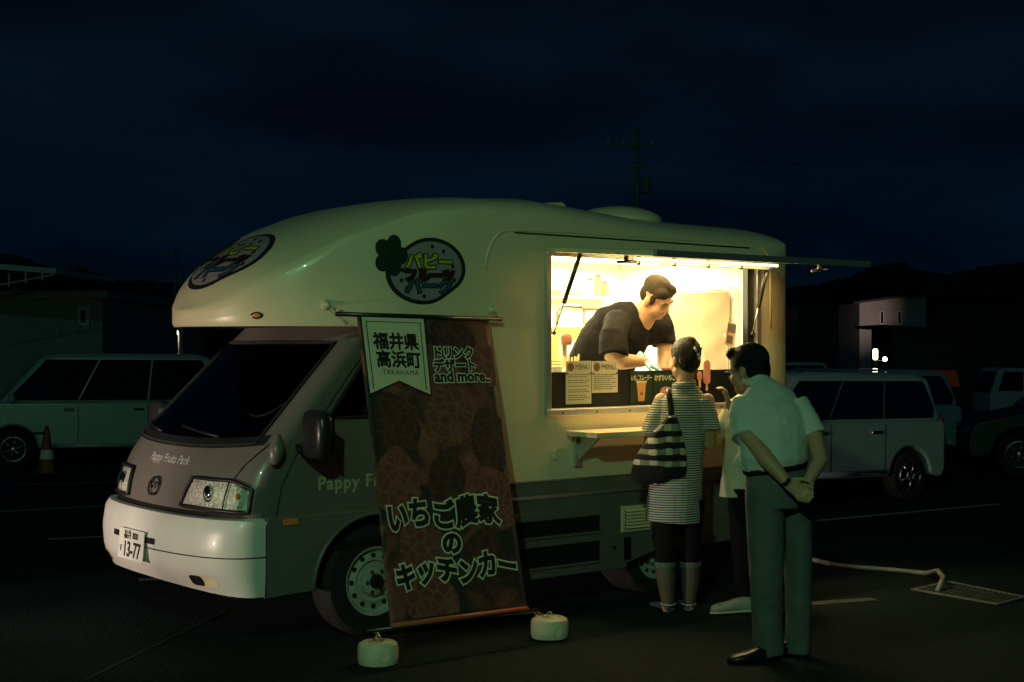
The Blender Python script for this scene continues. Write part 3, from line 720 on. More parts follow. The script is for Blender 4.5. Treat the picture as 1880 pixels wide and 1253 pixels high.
def logo(proj, par):
    bs = [berry(2*PI*k/64) for k in range(64)]
    o = link('logo_outline', project_mesh(flat_poly([(x*1.12, y*1.13) for x, y in bs]), lambda c: proj(c, .0022)), 'black_print', par)
    link('logo_fruit', project_mesh(flat_poly(bs), lambda c: proj(c, .0034)), 'logo_pink', par)
    link('logo_leaf', project_mesh(flat_poly(leaf_shape()), lambda c: proj(c, .0046)), 'logo_green', par)
    for x, y in ((.03, .145), (-.15, .0), (-.155, -.06), (-.125, -.105), (-.02, -.15), (.16, .03), (.17, -.05), (.10, .12), (.11, -.12)):
        link('logo_seed', project_mesh(flat_poly([(x+.011*math.cos(a), y+.013*math.sin(a)) for a in lin(0, 2*PI, 12)[:-1]], 1), lambda c: proj(c, .0046)), 'black_print', par)
    for s_, y, cm in (('パピー', .020, 'logo_yellow'), ('フルーツ', -.055, 'logo_red'), ('パーク', -.125, 'logo_blue')):
        sz = .098 if len(s_) == 3 else .078
        for lift_, kw, mm in ((.0052, dict(edge=.011), 'black_print'), (.0064, dict(edge=.004), cm), (.0074, {}, cm)):
            m1 = text_mesh(s_, sz, extrude=0, align='CENTER', **kw)
            link('logo_letters', project_mesh(m1, lambda c: proj(V((c.x+.015, c.y+y, 0)), lift_+c.z*.06)), mm, par)
logo(lambda c, off: cast(tree, (.350+c.x*1.02, -2, 2.0+c.y*.94), (0, 1, 0), off, (.3, 0, 2)), shell)
fd = V((.62, 0, -.78)).normalized(); fup = V((.78, 0, .62)).normalized()
fo_ = V((-.42, WC, 2.05))-fd*2
logo(lambda c, off: cast(tree, fo_+V((0, -1, 0))*c.x*1.5+fup*c.y*1.25, fd, off, (-.4, WC, 2.1)), shell)

# ---- inside of the kitchen
def panel(nm, x0, x1, y0, y1, z0, z1, m='liner', par=TR, bev=0): return MB().box(x0, x1, y0, y1, z0, z1).build(nm, m, par, bevel=bev)
panel('kitchen_floor', .50, 3.28, .03, 1.66, .545, .565, 'alu')
panel('kitchen_back_wall', .50, 3.28, 1.60, 1.62, .565, 2.20)
panel('kitchen_end_wall', 3.24, 3.26, .05, 1.60, .565, 2.20)
panel('kitchen_partition', .70, .72, .05, 1.60, .565, 2.20)
panel('kitchen_ceiling', .70, 3.26, .05, 1.62, 2.20, 2.215)
panel('inner_counter', 1.25, 2.95, .08, .42, .565, 1.20, 'alu')
panel('counter_front_panel', 1.225, 2.985, .035, .050, 1.208, 1.425, 'black_trim')
rl = panel('counter_ledge', 1.22, 2.99, .03, .46, 1.2005, 1.2065, 'alu')
mat('led', (1, .95, .8), .5, emit=(1.0, .86, .52), estr=14.)
for u0, u1 in ((1.24, 1.50), (1.62, 2.85)):
    lp = panel('ceiling_lamp', u0, u1, .10, .16, 2.170, 2.199, 'led')
    ld = bpy.data.lights.new('kitchen_light', 'AREA'); ld.shape = 'RECTANGLE'; ld.size = u1-u0; ld.size_y = .08; ld.energy = 15*(u1-u0); ld.color = (1., .74, .28)
    lo = bpy.data.objects.new('lamp_light', ld); COL.objects.link(lo); lo.parent = TR; lo.location = ((u0+u1)/2, .13, 2.164)
ld = bpy.data.lights.new('kitchen_light_back', 'AREA'); ld.shape = 'RECTANGLE'; ld.size = 1.6; ld.size_y = .12; ld.energy = 100; ld.color = (1., .85, .46)
lo = bpy.data.objects.new('lamp_light', ld); COL.objects.link(lo); lo.parent = TR; lo.location = (2.3, 1.05, 2.164)
panel('ceiling_lamp', 1.5, 3.1, 1.0, 1.1, 2.170, 2.199, 'led')
# end wall: door window with its curtain
cw = MB()
def rrect(w_, h_, r, n=6):
    out = []
    for cx_, cy_, a0 in ((w_/2-r, h_/2-r, 0), (-w_/2+r, h_/2-r, PI/2), (-w_/2+r, -h_/2+r, PI), (w_/2-r, -h_/2+r, 1.5*PI)):
        for k in range(n+1): a = a0+PI/2*k/n; out.append((cx_+r*math.cos(a), cy_+r*math.sin(a)))
    return out
DV, DZ = .74, 1.60
dw = MB().prism(rrect(.74, .80, .07), .02, lambda a, b, c: (3.238-c, DV+a, DZ+b)).build('end_window', 'liner', TR, bevel=.004)
MB().tube([(3.215, DV+a, DZ+b) for a, b in rrect(.70, .76, .06)], .012, 8, closed=True).build('end_window_seal', 'alu', dw, smooth=True)
q = MB(); n = 26; vs = []
for j in range(19):
    for i in range(n+1):
        a = -.33+.66*i/n; b = -.36+.72*j/18
        sag = .007*math.sin((b-a*a*1.6)*26+1.5*a)+.006*math.sin(a*9+b*4)
        vs.append((3.188+sag*.6, DV+a, DZ+b))
q.add(vs, [(j*(n+1)+i, j*(n+1)+i+1, (j+1)*(n+1)+i+1, (j+1)*(n+1)+i) for j in range(18) for i in range(n)]); q.build('curtain', 'curtain', dw, smooth=True)
sh = panel('wall_shelf', 2.45, 3.05, 1.44, 1.60, 1.93, 1.945, 'liner')

# ------------------------------------------------------------------ loose things in and on the truck
def tuz(x, y, v):                                   # truck coordinates (u, v, z) on the plane v = const
    k = (x-CX)/FPX; ox, oy = TO.x+v*VD.x, TO.y+v*VD.y
    u = (k*oy-ox)/(UD.x-k*UD.y); return V((u, v, EYE+(HY-y)/FPX*(oy+u*UD.y)))
def on_truck(name, label, cat, u, v, z, rot=0., group=None): return thing(name, label, cat, tw(u, v, z), ANG+rot, group)
LZ = 1.2068
mat('paper', (.66, .62, .44), .8, var=.05); mat('paper_ink', (.20, .17, .12), .8); mat('cup_white', (.8, .78, .7), .5); mat('straw', (.70, .45, .12), .5)
mat('board_green', (.012, .030, .018), .5); mat('smoothie', (.62, .30, .12), .5); mat('ice_pink', (.62, .24, .20), .5); mat('tablet_edge', (.45, .16, .04), .4)
mat('yellow_plastic', (.70, .55, .12), .4); mat('logo_brown', (.28, .10, .06), .6)
def sheet(x0, y0, x1, y1, label, lines, top_band, nm='menu_sheet'):
    a = tuz(x0, y1, .024); b = tuz(x1, y0, .024); w_, h_ = b.x-a.x, b.z-a.z
    t = on_truck(nm, label, 'menu', a.x, .0315, a.z)
    MB().box(0, w_, -.003, .0, 0, h_).build('paper', 'paper', t)
    M = frame((1, 0, 0), (0, 0, 1), (0, -.0042, 0))
    text('heading', 'MENU', .048, 'paper_ink', t, M @ Matrix.Translation((w_*.36, h_-.052, 0)), extrude=.0003, sx=.88)
    lo_ = MB().lathe([(.026, -.0042), (.026, -.0032)], 20, 'y', (w_*.18, 0, h_-.036)).build('menu_logo', 'logo_brown', t)
    r = random.Random(int(x0)); q = MB(); z = h_-.085
    for k in range(lines):
        x = .015
        while x < w_*.72:
            l = r.uniform(.008, .035); q.box(x, min(x+l, w_-.02), -.0040, -.0031, z, z+.0045); x += l+.005
        if k % 2 == 0: q.box(w_*.76, w_*.92, -.0040, -.0031, z, z+.0045)
        z -= r.choice([.0125, .0125, .022])
        if z < .014: break
    tag(q.build('menu_lines', 'paper_ink', t), None, None, None, 'stuff')
    for xx, zz in ((.008, h_-.075), (w_-.008, h_-.075)): MB().lathe([(.005, -.007), (.006, -.0032)], 8, 'y', (xx, 0, zz)).build('pin', 'black_trim', t, smooth=True)
sheet(1040, 663, 1086.5, 743, 'taller left paper menu sheet pinned to the black counter panel', 20, 1)
sheet(1088, 663, 1135, 722, 'shorter right paper menu sheet pinned to the black counter panel', 14, 1)
def poster(x0, x1, words, label, kind):
    a = tuz(x0, 741, .03); b = tuz(x1, 682, .03); w_, h_ = b.x-a.x, b.z-a.z
    t = on_truck('poster', label, 'poster', a.x, .0325, a.z, group=None)
    MB().box(0, w_, -.003, 0, 0, h_).build('board', 'board_green', t)
    text('poster_words', words, .040, 'paper', t, frame((1, 0, 0), (0, 0, 1), (w_/2, -.0042, h_-.055)), align='CENTER', extrude=.0003, offset=.0012, sx=w_*.94/(.040*len(words)*1.0))
    if kind == 'cup':
        q = MB().prism([(w_*.36, .012), (w_*.62, .012), (w_*.70, h_*.66), (w_*.28, h_*.66)], .001, lambda x, y, c: (x, -.0036-c*.4, y)); q.build('printed_cup', 'smoothie', t)
        MB().prism([(w_*.25, h_*.64), (w_*.73, h_*.64), (w_*.73, h_*.70), (w_*.25, h_*.70)], .001, lambda x, y, c: (x, -.0046-c*.3, y)).build('printed_lid', 'paper', t)
        MB().prism([(w_*.49+.013*math.cos(k), h_*.3+.013*math.sin(k)) for k in lin(0, 2*PI, 14)[:-1]], .001, lambda x, y, c: (x, -.0052-c*.3, y)).build('printed_logo', 'logo_brown', t)
    else:
        MB().prism([(w_*.5+.045*math.cos(k), h_*.32+.04*math.sin(k)) for k in lin(0, PI, 14)], .001, lambda x, y, c: (x, -.0036-c*.4, y)).build('printed_ice', 'ice_pink', t)
        MB().prism([(w_*.3, h_*.3), (w_*.7, h_*.3), (w_*.58, h_*.08), (w_*.42, h_*.08)], .001, lambda x, y, c: (x, -.0038-c*.4, y)).build('printed_bowl', 'paper', t)
poster(1157, 1198, 'いちごスムージー', 'dark green poster showing a smoothie cup on the counter panel', 'cup')
poster(1200, 1241, 'けずりいちご', 'dark green shaved ice poster beside the smoothie poster, behind the woman', 'ice')
# popsicle-shaped signs
def pops(x, y, w_, h_, lab):
    c = tuz(x, y, .0); t = on_truck('popsicle_sign', lab, 'sign', c.x, .0, c.z-h_/2)
    out = []
    for k in range(13): a = PI*k/12; out.append((w_/2*math.cos(a), h_-w_/2+w_/2*math.sin(a)))
    out += [(-w_/2, .012), (-w_/2+.012, 0), (w_/2-.012, 0), (w_/2, .012)]
    MB().prism(out, .008, lambda a, b, c_: (a, .022+c_, b)).build('ice_bar', 'ice_pink', t, bevel=.003)
    MB().prism([(-.008, -.045), (.008, -.045), (.008, .004), (-.008, .004)], .004, lambda a, b, c_: (a, .024+c_, b)).build('stick', 'straw', t)
pops(1303, 683, .062, .155, 'large pink popsicle sign hooked on the counter panel')
pops(1290, 691, .04, .06, 'small pink popsicle sign next to the large popsicle sign')
# cups, straws and other kit on the counter
def cup(nm, u, v, r0, r1, h, m, lab, cat, z=LZ):
    t = on_truck(nm, lab, cat, u, v, z)
    MB().lathe([(.001, .001), (r0, 0), (r1, h), (r1+.003, h), (r1+.003, h+.006), (r1-.003, h+.006), (r0-.003, .006), (.001, .006)], 24).build('cup_wall', m, t, sharp=40); return t
t = cup('cup_stack', tuz(1019, 660, .13).x, .13, .036, .044, .24, 'cup_white', 'stack of white paper cups at the left end of the window', 'cups')
for k in range(7): MB().lathe([(.046, .17+.018*k), (.0475, .173+.018*k), (.046, .178+.018*k)], 24, cap=False).build('cup_rim', 'cup_white', t, smooth=True)
t = cup('straw_holder', tuz(1047, 660, .15).x, .15, .036, .05, .235, 'cup_white', 'white holder full of orange straws beside the paper cups', 'straw holder')
for k in range(16):
    a = 2*PI*k/16+.3; r = .028
    MB().tube([(.5*r*math.cos(a), .5*r*math.sin(a), .02), (1.9*r*math.cos(a), 1.9*r*math.sin(a), .30+.03*random.random())], .0045, 6).build('straw', 'straw', t, smooth=True)
c = tuz(1040, 640, .40); t = on_truck('drink_mixer', 'steel drink mixer with a spindle behind the straws', 'mixer', c.x, .40, LZ)
MB().box(-.06, .06, -.05, .05, 0, .02).build('mixer_base', 'alu', t, bevel=.008); MB().box(-.015, .015, .02, .05, .02, .44).build('mixer_post', 'alu', t, bevel=.005)
MB().lathe([(.001, .38), (.03, .38), (.036, .40), (.036, .43), (.03, .45), (.001, .45)], 20).build('mixer_head', 'logo_brown', t, smooth=True); MB().tube([(0, 0, .38), (0, 0, .12)], .005, 6).build('spindle', 'steel', t)
c = tuz(1075, 640, .95); t = on_truck('kitchen_machine', 'yellow lit kitchen machine behind the back of the worker', 'machine', c.x, 1.30, .566)
MB().box(-.22, .20, -.18, .20, 0, 1.16).build('machine_body', 'yellow_plastic', t, bevel=.02); MB().box(-.1, .1, -.185, -.181, .9, 1.05).build('machine_label', 'cup_white', t)
MB().tube([(-.05, -.1, 1.16), (-.05, -.1, 1.26), (-.02, -.12, 1.30), (.10, -.2, 1.29)], .015, 8).build('machine_tap', 'iron', t, smooth=True)
t = on_truck('spice_box', 'small box standing on the wall shelf inside the truck', 'box', 2.62, 1.52, 1.9455)
MB().box(-.10, .12, -.05, .05, 0, .035).build('box_body', 'yellow_plastic', t, bevel=.004); MB().box(-.11, .13, -.055, .055, .0352, .047).build('box_lid', 'paper', t, bevel=.003)
for k, (u_, r_, h_, m_, lab) in enumerate(((2.86, .028, .12, 'cup_white', 'white jar on the wall shelf next to the small box'), (2.94, .024, .15, 'straw', 'amber bottle at the middle of the wall shelf'), (3.01, .028, .10, 'yellow_plastic', 'yellow jar at the right end of the wall shelf'))):
    t = on_truck('jar', lab, 'jar', u_, 1.52, 1.9455)
    MB().lathe([(r_*.9, 0), (r_, .008), (r_, h_*.8), (r_*.6, h_*.92), (r_*.6, h_)], 18).build('jar_body', m_, t, sharp=40); MB().lathe([(r_*.66, h_+.0005), (r_*.66, h_+.016), (.001, h_+.018)], 16).build('jar_lid', 'logo_brown', t, sharp=40)
t = on_truck('notice_card', 'small framed notice on the back wall behind the worker', 'notice', 2.93, 1.596, 1.74)
MB().box(-.075, .075, -.006, .0, 0, .12).build('card_frame', 'logo_brown', t); MB().box(-.06, .06, -.009, -.0065, .015, .105).build('card', 'paper', t)
c = tuz(1352, 597, .16); t = on_truck('tablet', 'tablet on an arm at the right side of the window', 'tablet', 2.90, .14, 1.36, .35)
MB().tube([(.05, .03, -.15), (.05, .03, .20), (.0, .03, .30)], .010, 8).build('tablet_arm', 'alu', t, smooth=True)
def tb(a, b, c_): return V((a+b*.25, .0-c_, .30+b-.1*a))
tbm = MB().prism(rrect(.145, .155, .012, 3), .012, tb).build('tablet_case', 'tablet_edge', t, bevel=.003)
MB().prism([(-.062, .008), (.064, .008), (.064, .066), (-.062, .066)], .002, lambda a, b, c_: tb(a, b, .0125+c_)).build('upper_screen', 'black_print', t)
MB().prism([(-.060, -.066), (.03, -.066), (.03, -.012), (-.060, -.012)], .002, lambda a, b, c_: tb(a, b, .0125+c_)).build('lower_screen', 'black_print', t)
t = on_truck('cash_register', 'white card terminal standing at the right end of the counter', 'register', 2.72, .22, LZ, .2)
MB().add([(-.06, -.05, 0), (.06, -.05, 0), (.06, .10, 0), (-.06, .10, 0), (-.06, .02, .33), (.05, .02, .34), (.05, .06, .34), (-.06, .06, .33)], [(3, 2, 1, 0), (4, 5, 6, 7), (0, 1, 5, 4), (1, 2, 6, 5), (2, 3, 7, 6), (3, 0, 4, 7)]).build('register_body', 'cup_white', t, bevel=.008)
MB().add([(-.05, -.042, .06), (.05, -.042, .06), (.045, .008, .29), (-.05, .008, .29)], [(0, 1, 2, 3)]).build('register_screen', 'cream_print', t)
t = on_truck('mixing_bowl', 'brown rimmed mixing bowl tilted on the counter behind the popsicle sign', 'bowl', 2.50, .24, LZ+.005)
MB().lathe([(.06, .0), (.115, .10), (.125, .21), (.135, .215), (.135, .225), (.118, .225), (.105, .10), (.05, .012), (.001, .012)], 32).build('bowl_wall', 'logo_brown', t, sharp=40); MB().lathe([(.001, .18), (.118, .18), (.118, .186), (.001, .235)], 24).build('bowl_filling', 'cup_white', t, smooth=True)

# ------------------------------------------------------------------ hanging banner
ramp_mat('banner_print', 'noise', 3.6, [(.34, (.014, .020, .017)), (.47, (.030, .022, .018)), (.54, (.19, .050, .036)), (.70, (.32, .105, .070))], .7, distort=.5)
_m = MATS['banner_print'].node_tree; _b = _m.nodes['Principled BSDF']; _src = _b.inputs['Base Color'].links[0].from_socket
_tc = _m.nodes.new('ShaderNodeTexCoord'); _vo = _m.nodes.new('ShaderNodeTexVoronoi'); _vo.inputs['Scale'].default_value = 10.
_nn = _m.nodes.new('ShaderNodeTexNoise'); _nn.inputs['Scale'].default_value = 6.
_mv = _m.nodes.new('ShaderNodeMix'); _mv.data_type = 'VECTOR'; _mv.inputs['Factor'].default_value = .08
_m.links.new(_tc.outputs['Object'], _nn.inputs['Vector']); _m.links.new(_tc.outputs['Object'], _mv.inputs['A']); _m.links.new(_nn.outputs['Color'], _mv.inputs['B']); _m.links.new(_mv.outputs['Result'], _vo.inputs['Vector'])
_rr = _m.nodes.new('ShaderNodeValToRGB'); _cr = _rr.color_ramp; _cr.elements[0].position = .36; _cr.elements[0].color = (0, 0, 0, 1); _cr.elements[1].position = .52; _cr.elements[1].color = (0, 0, 0, 1); _e = _cr.elements.new(.44); _e.color = (.10, .055, .035, 1)
_n3 = _m.nodes.new('ShaderNodeTexNoise'); _n3.inputs['Scale'].default_value = 3.
_m.links.new(_tc.outputs['Object'], _n3.inputs['Vector'])
_ml = _m.nodes.new('ShaderNodeMix'); _ml.data_type = 'RGBA'; _ml.blend_type = 'ADD'
_r3 = _m.nodes.new('ShaderNodeValToRGB'); _r3.color_ramp.elements[0].position = .45; _r3.color_ramp.elements[1].position = .6
_m.links.new(_n3.outputs['Fac'], _r3.inputs['Fac']); _m.links.new(_r3.outputs['Color'], _ml.inputs['Factor'])
_m.links.new(_vo.outputs['Distance'], _rr.inputs['Fac']); _m.links.new(_src, _ml.inputs['A']); _m.links.new(_rr.outputs['Color'], _ml.inputs['B']); _m.links.new(_ml.outputs['Result'], _b.inputs['Base Color'])
BN = thing('banner', 'tall dark red strawberry banner hanging between the truck side and two weights', 'banner', tw(.2, -.5, 0), ANG)
BO = V((.2, -.5, 0))
cTL, cTR, cBL, cBR = V((-.158, -.06, 1.745))-BO, V((.717, -.06, 1.728))-BO, V((-.284, -.58, .196))-BO, V((.583, -.58, .180))-BO
bnr = (cTR-cTL).cross(cBL-cTL).normalized()
if bnr.y > 0: bnr = -bnr
def bpt(a, b, off=0.):
    p = (cTL*(1-a)+cTR*a)*(1-b)+(cBL*(1-a)+cBR*a)*b
    bil = .018*math.sin(PI*b)*math.sin(PI*a*1.0)*-1+.008*math.sin(a*9+b*3)*math.sin(PI*b)
    return p+bnr*(off+bil)
q = MB(); na, nb = 24, 40
q.add([bpt(i/na, j/nb) for j in range(nb+1) for i in range(na+1)], [(j*(na+1)+i, j*(na+1)+i+1, (j+1)*(na+1)+i+1, (j+1)*(na+1)+i) for j in range(nb) for i in range(na)])
cl = q.build('cloth', 'banner_print', BN, smooth=True)
md = cl.modifiers.new('s', 'SOLIDIFY'); md.thickness = .002; md.offset = 0
BW, BH = .87, 1.64
ramp_mat('berry_print', 'voronoi', 17., [(.0, (.27, .095, .068)), (.10, (.21, .062, .046)), (.22, (.15, .040, .030)), (.5, (.20, .052, .040))], .7)
ramp_mat('berry_dark', 'voronoi', 17., [(.0, (.105, .042, .032)), (.10, (.080, .028, .022)), (.22, (.050, .019, .015)), (.5, (.075, .024, .019))], .7)
def berry_shape(k, a0, b0, sz, rot, m_):
    out = []
    for i_ in range(30):
        t_ = 2*PI*i_/30; x_ = math.sin(t_)*(.42+.10*math.cos(t_)); y_ = -math.cos(t_)*.52+(.10 if abs(math.sin(t_)) < .3 and math.cos(t_) < 0 else 0)*0
        out.append((sz*(x_*math.cos(rot)-y_*math.sin(rot)), sz*(x_*math.sin(rot)+y_*math.cos(rot))))
    def pr(c):
        a_ = min(.995, max(.005, a0+c.x/BW)); b_ = min(.985, max(.005, b0-c.y/BH)); return bpt(a_, b_, .0014+.00012*k)
    link('printed_strawberry', project_mesh(flat_poly(out, 6), pr), m_, BN)
for k, (a0, b0, sz, rot, m_) in enumerate(((.20, .36, .34, .4, 'berry_dark'), (.62, .33, .36, -.5, 'berry_print'), (.90, .42, .34, .2, 'berry_dark'), (.16, .55, .36, -.2, 'berry_print'), (.88, .62, .36, .6, 'berry_print'), (.52, .55, .26, 2.4, 'berry_dark'), (.30, .78, .38, .3, 'berry_print'), (.72, .83, .36, -.3, 'berry_dark'), (.30, .95, .34, 1.2, 'berry_print'), (.70, .08, .30, .8, 'berry_dark'), (.93, .16, .26, .1, 'berry_print'))):
    berry_shape(k, a0, b0, sz, rot, m_)
def grid_poly(a0, a1, f_top, f_bot, off, m, nm, n=16, k=10, par=BN):
    q = MB(); q.add([bpt(a0+(a1-a0)*i/n, f_top(i/n)+(f_bot(i/n)-f_top(i/n))*j/k, off) for j in range(k+1) for i in range(n+1)], [(j*(n+1)+i, j*(n+1)+i+1, (j+1)*(n+1)+i+1, (j+1)*(n+1)+i) for j in range(k) for i in range(n)]); return q.build(nm, m, par, smooth=True)
rb = grid_poly(.02, .495, lambda t: .002, lambda t: .225+.048*abs(2*t-1), .0034, 'black_print', 'pennant_edge')
grid_poly(.03, .485, lambda t: .002, lambda t: .219+.046*abs(2*t-1), .0042, 'cream_print', 'pennant')
for a0, a1, t0, t1 in ((.055, .062, .02, .25), (.453, .460, .02, .25)): grid_poly(a0, a1, lambda t: .02, lambda t: t1, .0048, 'black_print', 'pennant_line', 2, 10)
grid_poly(.055, .460, lambda t: .018, lambda t: .0205, .0048, 'black_print', 'pennant_line', 10, 1)
def btext(body, size, a, b, layers, align='CENTER', sx=1., jig=0., nm='banner_words', spacing=1.):
    for k, (edge, m) in enumerate(layers):                 # a drawn edge, or (edge 0) the filled letter
        me = text_mesh(body, size, edge=edge, extrude=0, align=align, sx=sx, spacing=spacing)
        lift = .0058+.0016*k
        project_mesh(me, lambda c: bpt(a+c.x/BW, b-c.y/BH+jig*math.sin(c.x*17+1), lift+c.z*.06)); link(nm, me, m, BN)
CR, BK = 'cream_print', 'black_print'
btext('福井県', .098, .262, .108, [(.0035, BK), (0, BK)]); btext('高浜町', .098, .268, .170, [(.0035, BK), (0, BK)]); btext('TAKAHAMA', .040, .272, .200, [(0, BK)], spacing=1.15)
lay = [(.0095, CR), (.0035, BK), (0, BK)]
btext('ドリンク', .074, .525, .138, lay, 'LEFT', .93); btext('デザート', .074, .525, .182, lay, 'LEFT', .95); btext('and more..', .086, .525, .222, lay, 'LEFT', .98)
lay = [(.0165, CR), (.0075, BK), (0, BK)]
btext('いちご農家', .162, .465, .700, lay, jig=.008, sx=.90); btext('の', .125, .50, .790, lay); btext('キッチンカー', .142, .515, .880, lay, jig=.010, sx=.92)
pt = lambda u, v, z: V((u, v, z))-BO
MB().tube([pt(-.285, -.062, 1.752), pt(.805, -.062, 1.735)], .013, 10).build('top_rod', 'dark_plastic', BN, smooth=True)
MB().tube([pt(-.43, -.582, .190), pt(.66, -.582, .168)], .012, 10).build('bottom_rod', 'dark_plastic', BN, smooth=True)
mat('hem_red', (.50, .10, .05), .6)
MB().tube([cBL+bnr*.002+V((0, 0, .002)), cBR+bnr*.002+V((0, 0, .002))], .0145, 10).build('rod_pocket', 'hem_red', BN, smooth=True)
def chain(q, a, b, n=5, r=.011):
    a, b = V(a), V(b); d = (b-a).normalized(); s1 = d.orthogonal().normalized(); s2 = d.cross(s1)
    for k in range(n):
        c = a+(b-a)*((k+.5)/n); s = s1 if k % 2 == 0 else s2; L = (b-a).length/n*.72
        q.tube([c+d*L*math.cos(t)+s*r*math.sin(t) for t in lin(0, 2*PI, 12)[:-1]], .0028, 5, closed=True)
    return q
for u, z, lab in ((-.215, 1.805, 'clear suction hook holding the left end of the banner rod'), (.78, 1.79, 'clear suction hook holding the right end of the banner rod')):
    t = on_truck('suction_hook', lab, 'hook', u, .0, z); vy = cast(tree, (u, -1, z), (0, 1, 0), 0, (u, 0, z)).y
    MB().lathe([(.030, vy-.004), (.026, vy-.012), (.012, vy-.018), (.010, vy-.028), (.0005, vy-.028)], 20, 'y', (0, 0, .0)).build('suction_cup', 'weight_plastic', t, smooth=True)
    chain(MB(), (0, vy-.03, -.005), (0, -.062, -.052), 3, .009).build('hook_chain', 'chrome', t, smooth=True)
for (x, y), end, lab in (((694, 1220), (-.365, -.582, .183), 'round cream banner weight in front, left of the other weight'), ((1009, 1172), (.635, -.582, .16), 'round cream banner weight behind, nearer the customers')):
    g = gpt(x, y); t = thing('banner_weight', lab, 'weight', g, .4, 'banner weights')
    MB().lathe([(.085, 0), (.097, .008), (.102, .03), (.102, .085), (.096, .105), (.080, .115), (.05, .117), (.045, .108), (.001, .108)], 40).build('weight_body', 'weight_plastic', t, sharp=40)
    MB().tube([(.0+.026*math.cos(a), -.1015-.0, .055+.026*math.sin(a)) for a in lin(0, 2*PI, 20)[:-1]], .003, 5, closed=True).build('moulded_ring', 'weight_plastic', t, smooth=True)
    w0 = tw(*end)-g; w0.rotate(Matrix.Rotation(-.4, 3, 'Z'))
    ch = chain(MB(), (0, 0, .108), w0, 4, .012); ch.tube([V((.022*math.cos(a), .004, .117+.026*math.sin(a))) for a in lin(0, PI, 10)], .004, 6)
    ch.build('weight_chain', 'chrome', t, smooth=True)

# ------------------------------------------------------------------ people
def head_parts(mb, c, F, U, s=1., neck=None, nr=(.058, .062)):
    c = V(c); F = V(F).normalized(); U = V(U); U = (U-F*U.dot(F)).normalized(); R = F.cross(U)
    ax = (F, R, U)
    def L(f, r, u): return c+(F*f+R*r+U*u)*s
    def B(f, r, u, rad): mb.ball(L(f, r, u), tuple(x*s for x in rad), ax, 18, 12)
    B(-.008, 0, .042, (.099, .078, .086)); B(.026, 0, -.03, (.066, .064, .088)); B(.058, 0, -.092, (.032, .036, .026))
    for g in (-1, 1):
        B(.052, g*.036, -.038, (.036, .030, .036)); B(-.006, g*.079, -.012, (.022, .010, .033)); B(.02, g*.05, -.075, (.036, .022, .03))
    B(.076, 0, .014, (.022, .052, .014)); B(.098, 0, -.026, (.020, .014, .014)); B(.088, 0, -.008, (.016, .010, .026)); B(.090, .0, -.028, (.016, .020, .010))
    B(.082, 0, -.060, (.014, .026, .008)); B(.080, 0, -.071, (.014, .023, .008))
    if neck: mb.tube([L(-.015, 0, -.05), V(neck)], [nr[0]*s, nr[1]*s], 16, round_ends=True)
    return L, ax
def hand(mb, w_, d, pn, s=1., curl=.5, thumb=1):
    """wrist w_, direction d, palm normal pn: palm, four fingers and a thumb"""
    w_ = V(w_); d = V(d).normalized(); pn = V(pn); pn = (pn-d*pn.dot(d)).normalized(); sd = d.cross(pn)
    mb.tube([w_-d*.02*s, w_+d*.03*s, w_+d*.085*s], [(.020*s, .027*s), (.017*s, .038*s), (.014*s, .040*s)], 12, side=pn, round_ends=True)
    for k, (o, l) in enumerate(((-.030, .066), (-.010, .076), (.010, .072), (.029, .056))):
        b = w_+d*.085*s+sd*o*s; p1 = b+(d*math.cos(curl*.6)+pn*math.sin(curl*.6))*l*.5*s; p2 = p1+(d*math.cos(curl*1.7)+pn*math.sin(curl*1.7))*l*.5*s
        mb.tube([b, p1, p2], [.0092*s, .0088*s, .0075*s], 8, round_ends=True)
    b = w_+d*.025*s-sd*thumb*.03*s; p1 = b+(d*.7-sd*thumb*.6+pn*.3).normalized()*.04*s; p2 = p1+(d*.9-sd*thumb*.1+pn*.4).normalized()*.032*s
    mb.tube([b, p1, p2], [.013*s, .0105*s, .0085*s], 8, round_ends=True)
def shoe(mb, heel, d, l=.26, h=.075, w_=.045, z0=None):
    heel = V(heel); d = V(d); d.z = 0; d.normalize(); s = V((-d.y, d.x, 0)); secs = []
    for t, hh, ww in ((-.01, .6, .6), (.06, .95, .78), (.25, 1.0, .82), (.45, .82, .85), (.65, .62, 1.0), (.85, .5, .92), (.97, .36, .6), (1., .2, .35)):
        c = heel+d*l*t; secs.append([c+s*w_*ww*math.cos(a)*(abs(math.cos(a))**-.35 if abs(math.cos(a)) > .05 else 1)+V((0, 0, max(0., h*hh*(.5+.5*math.sin(a)))+.002)) for a in lin(0, 2*PI, 16)[:-1]])
    mb.loft(secs); return mb
class Person:
    def __init__(s, label, base, group=None):
        s.b = V(base); s.t = thing('person', label, 'person', base, 0., group)
    def p(s, x, y, dy): return P3(x, y, s.b.y+dy)-s.b
def sm(mb, name, m, par, voxel=.009, it=6): return blob(mb, name, m, par, voxel, it, 0. if m in ('skin', 'hair_black', 'hair_short', 'glove_blue') else (.007 if 'trouser' in m else .009))

